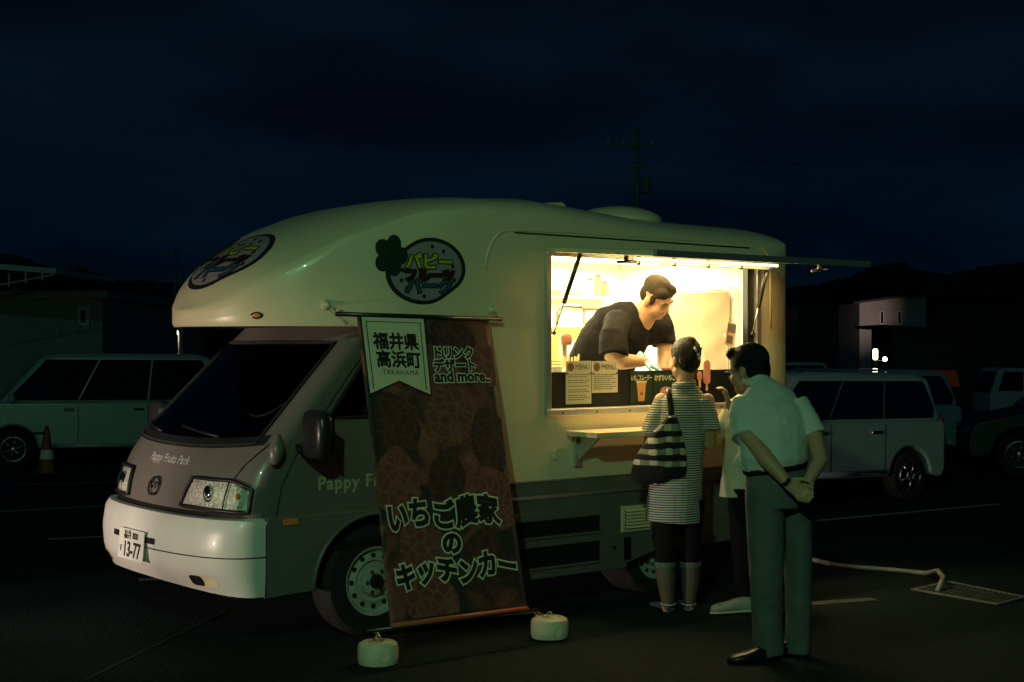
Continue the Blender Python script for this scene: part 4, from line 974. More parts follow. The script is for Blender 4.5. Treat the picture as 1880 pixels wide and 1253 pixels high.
# --- man with clasped hands
M_ = Person('man in pale short sleeved shirt and grey trousers with hands clasped behind his back', gpt(1418, 1212)); p = M_.p
bd = MB(); hc = p(1374, 680, .26); L, ax = head_parts(bd, hc, (-.78, .60, -.16), (-.12, .06, 1), 1.03, p(1392, 722, .17))
bd.tube([p(1420, 870, .02), p(1418, 800, .05), p(1408, 745, .12)], [(.14, .09), (.15, .10), (.14, .08)], 16, side=(1, .3, 0), round_ends=True)
wl, wr = p(1443, 884, -.17), p(1484, 884, -.14)
bd.tube([p(1360, 745, .08), p(1374, 800, -.03), p(1408, 845, -.12), wl], [.05, .046, .044, .029], 12, round_ends=True)
bd.tube([p(1466, 748, .11), p(1496, 803, .02), p(1506, 845, -.06), wr], [.044, .044, .042, .029], 12, round_ends=True)
hand(bd, wl, (.75, -.1, -.55), (.2, -1, .1), 1., .5, 1); hand(bd, wr, (-.25, -.25, -.75), (-.3, -.9, 0), 1., .9, -1)
for hx, kx, ax_, dy in ((1405, 1408, 1412, .0), (1460, 1463, 1462, .10)):
    bd.tube([p(hx, 880, dy), p(kx, 1045, dy-.01), p(ax_, 1180, dy)], [.085, .058, .045], 12, round_ends=True)
body = sm(bd, 'body', 'skin', M_.t, .0075, 3)
tr = MB(); S1 = (1, .3, 0)
tr.tube([p(1428, 930, .02), p(1428, 890, .015), p(1424, 856, .03)], [(.175, .135), (.175, .135), (.160, .115)], 20, side=S1)
tr.tube([p(1404, 900, .0), p(1405, 960, -.0), p(1407, 1050, -.01), p(1408, 1130, .0), p(1412, 1202, .0)], [(.098, .115), (.098, .108), (.090, .09), (.080, .083), (.076, .088)], 18, side=S1)
tr.tube([p(1456, 900, .06), p(1461, 960, .08), p(1465, 1050, .09), p(1466, 1130, .10), p(1463, 1200, .10)], [(.088, .110), (.084, .100), (.072, .085), (.064, .078), (.066, .080)], 18, side=S1)
trs = sm(tr, 'trousers', 'trouser_grey', M_.t, .009, 6)
st = MB()
st.tube([p(1421, 862, .02), p(1420, 846, .015), p(1419, 800, .04), p(1414, 760, .09), p(1406, 730, .13), p(1396, 708, .16)], [(.163, .120), (.182, .135), (.190, .135), (.195, .120), (.165, .090), (.085, .07)], 22, side=S1)
st.tube([p(1368, 738, .10), p(1362, 765, .06), p(1372, 803, .0)], [.070, .078, .086], 14, round_ends=False); st.tube([p(1462, 738, .12), p(1482, 770, .08), p(1497, 802, .03)], [.064, .062, .066], 14)
st.tube([p(1395, 712, .155), p(1390, 697, .18)], [.068, .066], 14)
st.tube([p(1378, 838, .10), p(1366, 862, .12)], [(.07, .05), (.075, .035)], 12)
shirt = sm(st, 'shirt', 'shirt_white', M_.t, .008, 4)
cl_ = MB().tube([p(1391, 700, .17)+V((.073*math.cos(a), .066*math.sin(a), .012*math.sin(a))) for a in lin(0, 2*PI, 20)[:-1]], [(.016, .007)]*20, 8, side=(0, 0, 1), closed=True); cl_.build('collar', 'shirt_white', shirt, smooth=True)
MB().tube([p(1423, 858, .022)+V((1, .3, 0)).normalized()*.166*math.cos(a)+V((-.3, 1, 0)).normalized()*.122*math.sin(a)+V((0, 0, .02*math.cos(a))) for a in lin(0, 2*PI, 30)[:-1]], [(.016, .006)]*30, 6, side=(0, 0, 1), closed=True).build('belt', 'shoe_black', trs, smooth=True)
hr = MB(); F_, R_, U_ = ax
def HL(f, r, u): return L(f, r, u)
hr.ball(HL(-.018, 0, .052), (.107, .091, .090), ax, 20, 14); hr.ball(HL(-.052, 0, .0), (.066, .084, .090), ax, 18, 12); hr.ball(HL(.06, 0, .095), (.045, .07, .035), ax); hr.ball(HL(-.045, 0, -.045), (.05, .07, .05), ax)
hair = sm(hr, 'hair', 'hair_black', M_.t, .008, 3)
for g in (-1, 1): MB().ball(HL(.079, g*.030, .0), (.010, .014, .008), ax).build('eye', 'white_print', M_.t, smooth=True)
gl = MB().tube([HL(.0, -.082, .006), HL(.09, -.07, .006)], .0028, 6).tube([HL(.0, .082, .006), HL(.09, .07, .006)], .0028, 6)
for g in (-1, 1): gl.tube([HL(.10, g*.036, .0)+R_*.028*math.cos(a)+U_*.020*math.sin(a) for a in lin(0, 2*PI, 16)[:-1]], .0025, 5, closed=True)
gl.build('glasses', 'black_trim', M_.t, smooth=True)
shoe(MB(), V((p(1428, 1205, 0).x, -.02, 0)), (-1, -.22, 0), .27, .085, .05).build('shoe', 'shoe_black', M_.t, sharp=50)
shoe(MB(), V((p(1478, 1205, .10).x, .10, 0)), (-1, .05, 0), .27, .085, .05).build('shoe', 'shoe_black', M_.t, sharp=50)
MB().tube([wl+V((.030*math.cos(a)*.6, .030*math.cos(a)*.2+.034*math.sin(a)*.9, .030*math.cos(a)*.6)) for a in lin(0, 2*PI, 18)[:-1]], [(.010, .004)]*18, 6, side=(.7, 0, -.6), closed=True).build('wristwatch', 'shoe_black', M_.t, smooth=True)

# --- woman in the striped dress
W_ = Person('woman in knee length striped dress with pinned up black hair facing the window', gpt(1240, 1121)); p = W_.p; S1 = (1, .45, 0)
bd = MB(); hc = p(1257, 662, .06); L, ax = head_parts(bd, hc, (-.45, .88, -.12), (0, .1, 1), .97, p(1256, 718, .02), (.05, .055))
bd.tube([p(1244, 900, .02), p(1250, 830, .02), p(1256, 740, .03)], [(.13, .09), (.12, .09), (.13, .07)], 16, side=S1, round_ends=True)
eL, eR = p(1192, 815, .06), p(1302, 815, .02)
wL, wR = p(1206, 800, .30), p(1292, 800, .26)
bd.tube([p(1214, 735, .05), p(1197, 780, .04), eL, wL], [.045, .042, .038, .026], 12, round_ends=True); hand(bd, wL, (.2, 1, .1), (0, 0, -1), .92, .3, -1)
bd.tube([p(1299, 735, .02), p(1304, 780, .0), eR, wR], [.043, .042, .038, .026], 12, round_ends=True); hand(bd, wR, (-.3, .9, .2), (0, 0, -1), .92, .5, 1)
for hx, kx, cx_, ax_, dy in ((1222, 1221, 1223, 1226, -.02), (1268, 1267, 1268, 1265, .03)):
    bd.tube([p(hx, 930, dy), p(kx, 1025, dy), p(cx_, 1062, dy-.015), p(ax_, 1105, dy), p(ax_, 1116, dy)], [.075, .055, .055, .036, .036], 14, round_ends=True)
sm(bd, 'body', 'skin', W_.t, .0075, 3)
dr = MB(); dr.tube([p(1236, 958, .02), p(1238, 920, .02), p(1242, 880, .02), p(1249, 835, .02), p(1253, 800, .02), p(1256, 765, .03), p(1257, 735, .04), p(1257, 722, .04), p(1256, 706, .03)],
        [(.178, .150), (.174, .145), (.166, .138), (.146, .118), (.150, .115), (.152, .115), (.150, .098), (.118, .075), (.066, .062)], 24, side=S1)
dr.tube([p(1222, 733, .05), p(1206, 765, .045), p(1196, 802, .04)], [.060, .066, .074], 14); dr.tube([p(1292, 733, .02), p(1303, 765, .01), p(1306, 792, .0)], [.056, .054, .058], 14)
sm(dr, 'dress', 'stripe_dress', W_.t, .008, 4)
MB().tube([p(1256, 707, .03)+V((.066*math.cos(a), .062*math.sin(a), .008*math.cos(a))) for a in lin(0, 2*PI, 20)[:-1]], [(.02, .008)]*20, 8, side=(0, 0, 1), closed=True).build('collar', 'stripe_dress', W_.t, smooth=True)
hr = MB(); hr.ball(L(-.02, 0, .05), (.103, .088, .092), ax, 20, 14); hr.ball(L(-.05, 0, .0), (.062, .076, .085), ax); hr.ball(L(-.085, 0, .03), (.048, .052, .072), ax); hr.ball(L(-.06, 0, .10), (.05, .045, .045), ax)
r = random.Random(3)
for k in range(40):
    a = r.uniform(0, 2*PI); b0 = L(-.05+.03*r.random(), .055*math.cos(a), .08+.045*math.sin(a)); hr.tube([b0, b0+(ax[2]*r.uniform(.01, .04)+ax[1]*r.uniform(-.025, .025)-ax[0]*r.uniform(0, .03))], [.006, .002], 5)
sm(hr, 'hair', 'hair_black', W_.t, .006, 2)
q = MB(); q.tube([L(-.138, -.02, .065), L(-.145, .0, .03), L(-.135, .012, -.01)], [.006, .008, .006], 8); q.tube([L(-.128, .034, .075), L(-.14, .03, .05)], .006, 6); q.build('hair_clip', 'chrome', W_.t, smooth=True)
lg = MB()
for hx, kx, dy in ((1222, 1221, -.02), (1268, 1267, .03)):
    lg.tube([p(hx, 915, dy), p(kx, 980, dy), p(kx, 1033, dy)], [.088, .072, .064], 16)
lgo = sm(lg, 'leggings', 'trouser_black', W_.t, .009, 3)
mat('calf_shade', (.10, .085, .06), .8, spec=.2)  # darker tubes over the bare calves, their shade put into the colour
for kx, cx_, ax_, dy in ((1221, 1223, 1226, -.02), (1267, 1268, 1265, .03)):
    MB().tube([p(kx, 1028, dy), p(cx_, 1062, dy-.015), p(ax_, 1104, dy), p(ax_, 1112, dy)], [.0585, .0585, .0395, .0395], 16).build('calf_shade', 'calf_shade', W_.t, smooth=True)
mat('lace', (.10, .14, .12), .9, var=.6, vscale=90)
for kx, dy in ((1221, -.02), (1267, .03)):
    MB().tube([p(kx, 1031, dy), p(kx, 1043, dy)], [.0655, .0665], 16).build('lace_cuff', 'lace', lgo, smooth=True)
for kx, dy, dd in ((1231, -.05, (-.35, .9, 0)), (1268, .0, (-.2, 1, 0))):
    c = p(kx, 1116, dy); sh_ = shoe(MB(), V((c.x, c.y, 0)), dd, .235, .055, .042).build('shoe', 'shoe_navy', W_.t, sharp=50)
    cc = p(kx-4, 1106, dy+.02); MB().tube([cc+V((.044*math.cos(a), .05*math.sin(a), -.008)) for a in lin(0, 2*PI, 16)[:-1]], .006, 6, closed=True).build('shoe_edge', 'shoe_grey', sh_, smooth=True)

# --- tote bag on her shoulder
bg_ = thing('tote_bag', 'black and cream checked tote bag hanging from the shoulder of the woman', 'bag', W_.b+p(1210, 880, -.12))
o_ = p(1210, 880, -.12)
def bp(x, y, dy): return p(x, y, dy)-o_
secs = []
for y, xl, xr, hd in ((884, 1185, 1245, .03), (878, 1166, 1257, .055), (862, 1158, 1262, .070), (845, 1163, 1261, .074), (820, 1178, 1258, .066), (800, 1192, 1253, .055), (785, 1206, 1249, .040), (772, 1219, 1244, .024), (764, 1226, 1240, .014)):
    a, b = bp(xl, y, -.13), bp(xr, y, -.12); c = (a+b)/2; h_ = (b-a)/2; skew = .006*(1 if int(y) % 2 else -1)
    secs.append([c+h_*math.cos(t)+V((0, hd*math.sin(t)+.010*math.sin(3*t+y), .02*math.cos(t)*(1 if y > 850 else .3)+.006*math.sin(5*t))) for t in lin(0, 2*PI, 36)[:-1]])
q = MB().loft(secs); bagm = q.build('bag_body', None, bg_, smooth=True)
def bag_mat():
    m = bpy.data.materials.new('bag_check'); m.use_nodes = True; t = m.node_tree; b = t.nodes['Principled BSDF']; b.inputs['Roughness'].default_value = .9
    c = t.nodes.new('ShaderNodeTexCoord'); sp = t.nodes.new('ShaderNodeSeparateXYZ'); nz_ = t.nodes.new('ShaderNodeTexNoise'); nz_.inputs['Scale'].default_value = 6
    mv = t.nodes.new('ShaderNodeMix'); mv.data_type = 'VECTOR'; mv.inputs['Factor'].default_value = .05
    t.links.new(c.outputs['Object'], mv.inputs['A']); t.links.new(c.outputs['Object'], nz_.inputs['Vector']); t.links.new(nz_.outputs['Color'], mv.inputs['B']); t.links.new(mv.outputs['Result'], sp.inputs[0])
    def math_(op, a, b_=None):
        n = t.nodes.new('ShaderNodeMath'); n.operation = op
        for i, x in enumerate((a, b_)):
            if x is None: continue
            if isinstance(x, (int, float)): n.inputs[i].default_value = x
            else: t.links.new(x, n.inputs[i])
        return n.outputs[0]
    zb = math_('GREATER_THAN', math_('FRACT', math_('MULTIPLY', sp.outputs['Z'], 15.)), .52)
    xb = math_('GREATER_THAN', math_('FRACT', math_('MULTIPLY', math_('ADD', sp.outputs['X'], 3.), 11.)), .55)
    up = math_('GREATER_THAN', sp.outputs['Z'], .085)
    f1 = math_('MULTIPLY', math_('MULTIPLY', zb, math_('ADD', math_('MULTIPLY', xb, .5), .5)), up)
    r = t.nodes.new('ShaderNodeValToRGB'); r.color_ramp.elements[0].color = (.010, .010, .014, 1); r.color_ramp.elements[1].color = (.62, .55, .36, 1); e = r.color_ramp.elements.new(.5); e.color = (.25, .24, .18, 1)
    t.links.new(f1, r.inputs[0]); t.links.new(r.outputs[0], b.inputs['Base Color']); return m
bagm.data.materials.append(bag_mat())
for dx, dd in ((0, -.13), (3, -.10)):
    MB().tube([bp(1232+dx, 770, dd), bp(1230+dx, 745, dd+.02), bp(1226+dx, 722, dd+.05), bp(1225+dx, 712, dd+.12), bp(1226+dx, 720, dd+.22)], [(.013, .004)]*5, 6, side=(1, 0, 0)).build('bag_strap', 'shoe_black', bg_, smooth=True)

# --- third customer, mostly hidden behind the man
T_ = Person('person in cream tunic and black trousers half hidden behind the man', gpt(1362, 1121)); p = T_.p; S1 = (1, .3, 0)
bd = MB(); hc = p(1376, 672, .02); L, ax = head_parts(bd, hc, (-.85, .5, -.1), (0, .05, 1), .95, p(1376, 722, .03), (.05, .055))
bd.tube([p(1368, 900, .02), p(1370, 830, .02), p(1374, 745, .03)], [(.13, .09), (.12, .09), (.12, .07)], 16, side=S1, round_ends=True)
wL = p(1302, 806, .22); bd.tube([p(1342, 745, .04), p(1330, 795, .08), wL], [.042, .038, .026], 12, round_ends=True); hand(bd, wL, (-.6, .8, .1), (0, 0, -1), .9, .4, 1)
wR = p(1338, 742, -.06); bd.tube([p(1402, 750, .0), p(1408, 805, -.03), p(1370, 778, -.05), wR], [.042, .04, .034, .026], 12, round_ends=True); hand(bd, wR, (-.25, 0, 1), (-1, .2, 0), .9, .9, 1)
for x, dy in ((1362, -.03), (1402, .06)): bd.tube([p(x, 920, dy), p(x+2, 1030, dy), p(x+6, 1106, dy)], [.07, .05, .036], 12, round_ends=True)
sm(bd, 'body', 'skin', T_.t, .008, 3)
tu = MB(); tu.tube([p(1370, 911, .02), p(1369, 870, .02), p(1370, 820, .02), p(1373, 775, .03), p(1375, 742, .03), p(1376, 722, .03)], [(.172, .135), (.150, .125), (.135, .115), (.145, .110), (.135, .09), (.065, .06)], 22, side=S1)
tu.tube([p(1352, 745, .04), p(1332, 780, .07), p(1308, 806, .16)], [.062, .066, .058], 14); tu.tube([p(1398, 745, .02), p(1406, 790, .0)], [.058, .06], 14)
sm(tu, 'tunic', 'shirt_cream', T_.t, .008, 4)
tr = MB()
for x, dy in ((1362, -.03), (1402, .06)): tr.tube([p(x, 895, dy), p(x+1, 980, dy), p(x+4, 1060, dy), p(x+7, 1100, dy)], [.092, .075, .062, .056], 16)
sm(tr, 'trousers', 'trouser_black', T_.t, .009, 4)
hr = MB(); hr.ball(L(-.02, 0, .048), (.103, .086, .088), ax, 20, 14); hr.ball(L(-.05, 0, -.01), (.06, .076, .085), ax); sm(hr, 'hair', 'hair_black', T_.t, .008, 3)
for x, dy in ((1385, -.06), (1428, .05)):
    c = p(x, 1118, dy); sh_ = shoe(MB(), V((c.x, c.y, .012)), (-1, -.15, 0), .265, .085, .046).build('sneaker', 'shoe_grey', T_.t, sharp=50)
    shoe(MB(), V((c.x+.004, c.y, -.0)), (-1, -.15, 0), .275, .022, .050).build('sneaker_sole', 'weight_plastic', sh_, sharp=50)

# --- worker leaning over the counter
wb = tw(2.16, .72, .5655); K_ = Person('worker in dark t-shirt and blue glove bending over the counter inside the truck', wb)
def p(x, y, v, du=0.):                               # a point on the truck plane v
    c = tuz(x, y, v); return tw(c.x+du, v, c.z)-wb
bd = MB(); hc = p(1205, 546, .20); Fh = V((.70, -.46, -.62)); L, ax = head_parts(bd, hc, Fh, (.10, -.42, .90), 1.10, p(1172, 592, .34), (.072, .085))
q2 = [(p(1098, 700, .62)), (p(1112, 650, .52)), (p(1138, 612, .42)), (p(1165, 588, .36))]
bd.tube(q2, [(.17, .13), (.18, .13), (.18, .12), (.14, .10)], 16, side=(.7, .2, -.6), round_ends=True)
gw = p(1182, 664, .18); bd.tube([p(1122, 615, .24), p(1126, 655, .20), p(1140, 664, .18), gw], [.062, .058, .055, .036], 14, round_ends=True)
ow = p(1216, 684, .30); bd.tube([p(1216, 590, .42), p(1220, 640, .36), ow], [.060, .052, .040], 14, round_ends=True)
hand(bd, gw, (.85, -.3, -.45), (-.3, .1, -.9), 1.08, .5, 1); hand(bd, ow, (-.15, -.3, -.9), (-.6, -.2, 0), 1.05, .5, -1)
for du in (-.10, .12): bd.tube([V((0, 0, 0))+UD*du+V((0, 0, .75)), UD*du+V((0, 0, .42)), UD*du+V((0, 0, .06))], [.10, .07, .05], 12, round_ends=True)
bd.tube([V((0, 0, .78)), p(1098, 700, .60)], [(.16, .12), (.17, .13)], 16, side=UD)
sm(bd, 'body', 'skin', K_.t, .007, 3)
ts = MB(); ts.tube([V((0, 0, .66))+UD*.02, p(1090, 715, .62), p(1104, 668, .56), p(1120, 635, .48), p(1143, 605, .41), p(1166, 583, .36), p(1178, 572, .33)],
        [(.215, .165), (.222, .175), (.225, .180), (.225, .175), (.215, .155), (.150, .120), (.098, .100)], 24, side=(.7, .2, -.6))
ts.tube([p(1138, 588, .30), p(1126, 618, .24), p(1127, 655, .20)], [(.088), (.094), (.100)], 16, round_ends=False); ts.ball(p(1134, 596, .30), .10)
ts.tube([p(1205, 580, .40), p(1216, 605, .39), p(1219, 634, .36)], [.085, .086, .088], 16); ts.ball(p(1198, 588, .38), .10); ts.tube([p(1130, 612, .40), p(1205, 600, .38)], [.13, .12], 16, round_ends=True)
tso = sm(ts, 'tshirt', 'tshirt', K_.t, .008, 4)
ap = MB(); ap.tube([V((0, 0, .64)), V((0, 0, .75))], [(.19, .14), (.19, .14)], 18, side=UD)
for du in (-.10, .12): ap.tube([UD*du+V((0, 0, .72)), UD*du+V((0, 0, .40)), UD*du+V((0, 0, .05))], [.11, .09, .075], 16)
sm(ap, 'trousers', 'trouser_black', K_.t, .01, 3)
gl = MB(); gl.tube([gw-V((.85, -.3, -.45)).normalized()*.055, gw-V((.85, -.3, -.45)).normalized()*.01], [.052, .044], 14); hand(gl, gw, (.85, -.3, -.45), (-.3, .1, -.9), 1.19, .5, 1); sm(gl, 'glove', 'glove_blue', K_.t, .006, 2)
hr = MB(); F_, R_, U_ = ax; sc_ = 1.10
def HB(f, r, u, rad): hr.ball(L(f, r, u), tuple(x*sc_ for x in rad), ax, 20, 14)
HB(-.013, 0, .057, (.0985, .0790, .0790)); HB(-.042, 0, .0, (.0655, .0770, .070))
for g in (-1, 1): HB(.018, g*.068, .012, (.020, .013, .038)); HB(.045, g*.045, .078, (.040, .030, .030))
r = random.Random(5)
for k in range(60):
    a_ = r.uniform(-1.2, 1.2); HB(.070*math.cos(a_)+.006, .074*math.sin(a_), .062+r.uniform(-.012, .012), (.012, .010, .014))
sm(hr, 'hair', 'hair_short', K_.t, .007, 3)
mat('lip', (.42, .19, .14), .5); mat('brow', (.04, .028, .02), .8)
for g in (-1, 1):
    MB().tube([L(.096, g*.016, .022), L(.092, g*.034, .028), L(.080, g*.052, .020)], [(.004, .004), (.006, .005), (.003, .003)], 8).build('eyebrow', 'brow', K_.t, smooth=True)
    MB().tube([L(.0905, g*.020, .000), L(.0935, g*.032, -.002), L(.083, g*.047, .001)], [.0015, .0026, .0015], 6).build('eye', 'brow', K_.t, smooth=True)
MB().tube([L(.088, -.022, -.066), L(.097, 0, -.064), L(.088, .022, -.066)], [(.003, .003), (.006, .005), (.003, .003)], 8).build('mouth', 'lip', K_.t, smooth=True)
for du in (-.10, .12): shoe(MB(), UD*du+VD*.08, -VD, .27, .09, .05).build('shoe', 'shoe_black', K_.t, sharp=50)

# ------------------------------------------------------------------ parked cars
def car(name, label, cat, at_pt, anchor, rotz, L_, W__, H, paint, belt=.98, hood=.78, ws=(.55, 1.25), rear_rake=.22, wr=.30, wheels=(.72, None), clear=.22, group='cars parked behind the food truck', lit=None, nwin=3, rim='steel', hood_l=None, cabin_inset=.13, sides=(-1,)):
    xr = wheels[1] or L_-.62; xf = wheels[0]; hw = W__/2
    t = thing(name, label, cat, (0, 0, 0), rotz, group)
    low = [(.0, clear+.12), (.06, clear)]
    def arch(xc): return [(xc-(wr+.05)*math.cos(a), max(clear, wr+(wr+.05)*math.sin(a))) for a in lin(.0, PI, 12)]
    low += arch(xf)+arch(xr)+[(L_-.05, clear+.04), (L_, clear+.14), (L_, belt-.06), (L_-.02, belt), (ws[0], belt), (ws[0]-.12, belt-.03), (.16, hood), (.02, hood-.12)]
    q = MB(); n = len(low); q.add([(x, -hw, z) for x, z in low]+[(x, hw, z) for x, z in low], [tuple(range(n)), tuple(range(2*n-1, n-1, -1))]+[(i, (i+1) % n, (i+1) % n+n, i+n) for i in range(n)])
    bodyo = q.build('body', paint, t, bevel=.045, seg=3)
    up = [(ws[0], belt), (ws[1], H-.05), (ws[1]+.25, H), (L_-rear_rake-.25, H), (L_-rear_rake, H-.05), (L_-.03, belt)]
    def hy(z): return hw-.012-(z-belt)/(H-belt)*cabin_inset
    q = MB(); n = len(up); q.add([(x, -hy(z), z-.02 if z == belt else z) for x, z in up]+[(x, hy(z), z-.02 if z == belt else z) for x, z in up], [tuple(range(n)), tuple(range(2*n-1, n-1, -1))]+[(i, (i+1) % n, (i+1) % n+n, i+n) for i in range(n)])
    cab_ = q.build('cabin', paint, t, bevel=.085, seg=4)
    zb, zt = belt+.03, H-.10
    def xw(z): return ws[0]+(ws[1]-ws[0])*(z-belt)/(H-.05-belt)
    def xre(z): return L_-.03+(-rear_rake+.03)*(z-belt)/(H-.05-belt)
    cuts = lin(0, 1, nwin)
    for sy in (-1, 1):
        for i in range(nwin):
            a0, a1 = cuts[i], cuts[i+1]
            def X(a, z): l, r = xw(z)+.12, xre(z)-.13; return l+(r-l)*a
            quad = [(X(a0, zb)+.012*(i > 0), zb), (X(a1, zb)-.012*(i < nwin-1), zb), (X(a1, zt)-.012*(i < nwin-1), zt), (X(a0, zt)+.012*(i > 0), zt)]
            if i == nwin-1: quad = [quad[0], (quad[1][0]-.05, zb), (quad[1][0], zb+.10), (quad[2][0], zt-.04), (quad[2][0]-.04, zt), quad[3]]
            q = MB(); m = len(quad); q.add([(x, sy*(hy(z)+.004), z) for x, z in quad]+[(x, sy*(hy(z)-.01), z) for x, z in quad], [tuple(range(m)), tuple(range(2*m-1, m-1, -1))]+[(k, (k+1) % m, (k+1) % m+m, k+m) for k in range(m)])
            q.build('window', 'glass_black', t)
            if i < nwin-1 and sy == -1:
                MB().tube([(X(a1, zb), sy*(hw+.001), belt-.03), (X(a1, zb), sy*(hw+.001), clear+.14)], .005, 4).build('door_seam', 'seam', bodyo)
                MB().box(X(a1, zb)-.22, X(a1, zb)-.06, sy*(hw+.025), sy*(hw-.002), belt-.14, belt-.10).build('door_handle', 'chrome' if paint != 'dark_paint' else paint, bodyo, bevel=.008)
        c = V((ws[0]+.22, sy*(hw+.09), belt+.06)); MB().ball(c, (.06, .09, .075)).build('door_mirror', paint, t, smooth=True)
        MB().tube([(xf+.42, sy*(hw+.006), clear+.13), (xr-.42, sy*(hw+.006), clear+.13)], [(.03, .012)]*2, 8, side=(0, 0, 1)).build('sill_trim', paint, bodyo, smooth=True)
    zf = lambda z: (z-belt)/(H-.05-belt)
    for nm, fx, sg in (('windscreen', xw, -1), ('rear_window', xre, 1)):
        q = MB(); z0, z1 = belt+.05, H-.11; w0, w1 = hy(z0)-.09, hy(z1)-.09
        q.add([(fx(z0)+sg*.012, -w0, z0), (fx(z0)+sg*.012, w0, z0), (fx(z1)+sg*.012, w1, z1), (fx(z1)+sg*.012, -w1, z1)], [(0, 1, 2, 3)]); q.build(nm, 'glass_black' if not (lit and nm == 'rear_window') else lit, t)
    for sy in (-1, 1):
        MB().ball((.05, sy*(hw-.16), hood-.14), (.07, .15, .07)).build('headlamp', 'chrome', t, smooth=True)
        MB().box(L_-.06, L_+.006, sy*(hw-.03)-(.10 if sy > 0 else 0), sy*(hw-.03)+(.10 if sy < 0 else 0), belt-.22, belt+.02).build('tail_lamp', 'tail_red', t, bevel=.02)
        for xc in (xf, xr):
            wq = MB().lathe([(wr*.62, -.0), (wr*.93, 0), (wr, .03), (wr, .15), (wr*.93, .18), (wr*.62, .18)], 28, 'y', cap=False).build('wheel', 'black_rubber', t, sharp=40)
            wq.location = (xc, sy*hw+(.01 if sy < 0 else -.19), wr)
            f0 = -.002 if sy < 0 else .182
            rm = MB().lathe([(wr*.63, f0), (wr*.60, f0), (wr*.57, .09), (.001, .09)], 28, 'y', cap=False).build('rim_bowl', 'seam', wq, sharp=40)
            q = MB()
            for k in range(6):
                a = 2*PI*k/6+.3; q.tube([(wr*.08*math.cos(a), f0+.012*-sy*-1, wr*.08*math.sin(a)), (wr*.58*math.cos(a), f0+.002, wr*.58*math.sin(a))], [(.030, .012), (.026, .010)], 6, side=(0, 1, 0))
            q.tube([(wr*.60*math.cos(a), f0+.002, wr*.60*math.sin(a)) for a in lin(0, 2*PI, 28)[:-1]], .012, 6, closed=True); q.ball((0, f0+.01, 0), (.05, .02, .05)); q.build('alloy_rim', rim, wq, smooth=True)
    R_ = Matrix.Rotation(rotz, 3, 'Z'); a3 = R_ @ V((anchor[0], anchor[1], 0)); g = V(at_pt)-a3
    t.location = (g.x, g.y, V(at_pt).z)
    t.rotation_euler = (0, 0, rotz)
    return t
# slope of the car park along each car
def seat(t, L_): 
    a = t.rotation_euler.z; d = V((math.cos(a), math.sin(a), 0)); z0 = ground_z(t.location.y); z1 = ground_z((t.location+d*L_).y)
    t.rotation_euler = (0, -math.atan2(z1-z0, L_)*1.0, a); t.location.z = z0+.004
    return t
LA = math.radians(19)
seat(car('minivan', 'pale silver minivan parked left of the cab behind the traffic cone', 'car', gpt(24, 860), (.80, -.85), LA, 4.05, 1.70, 1.80, 'pale_silver', belt=1.04, hood=.88, ws=(.55, 1.20), rear_rake=.24, wr=.31, wheels=(.80, 3.35)), 4.05)
RA = math.radians(33)
seat(car('compact_car', 'silver compact car parked right behind the man in the pale shirt', 'car', gpt(1672, 916), (2.80, -.74), RA, 3.39, 1.48, 1.45, 'silver_paint', belt=.90, hood=.78, ws=(.50, 1.10), rear_rake=.14, wr=.275, wheels=(.62, 2.80), clear=.20), 3.39)
seat(car('estate_car', 'silver car showing only its roof behind the silver compact car', 'car', P3(1600, 690, 23.0)*1, (2.0, -.8), math.radians(25), 3.9, 1.6, 1.55, 'silver_paint', belt=.95, wr=.29), 3.9)
seat(car('dark_car', 'black car at the right edge of the photo, almost lost in the dark', 'car', gpt(1868, 872), (.7, -.8), math.radians(-12), 4.2, 1.72, 1.55, 'dark_paint', belt=.93, rear_rake=.4, wr=.31, ws=(.8, 1.55)), 4.2)
seat(car('white_van', 'pale van parked far behind the rear corner of the truck', 'van', V((8.9, 46, 0)), (2.4, -.8), math.radians(12), 4.3, 1.68, 1.95, 'white_paint', belt=1.1, ws=(.3, .9), rear_rake=.5, wr=.3), 4.3)
mat('red_glow', (.5, .05, .03), .4, emit=(1., .16, .08), estr=.012)
seat(car('far_van', 'small far van with its window glowing red in front of the dark hut', 'van', V((14.0, 46.5, 0)), (3.2, 0), math.radians(-92), 3.3, 1.45, 1.8, 'dark_paint', belt=1.1, ws=(.2, .8), rear_rake=.1, wr=.28, lit='red_glow'), 3.3)
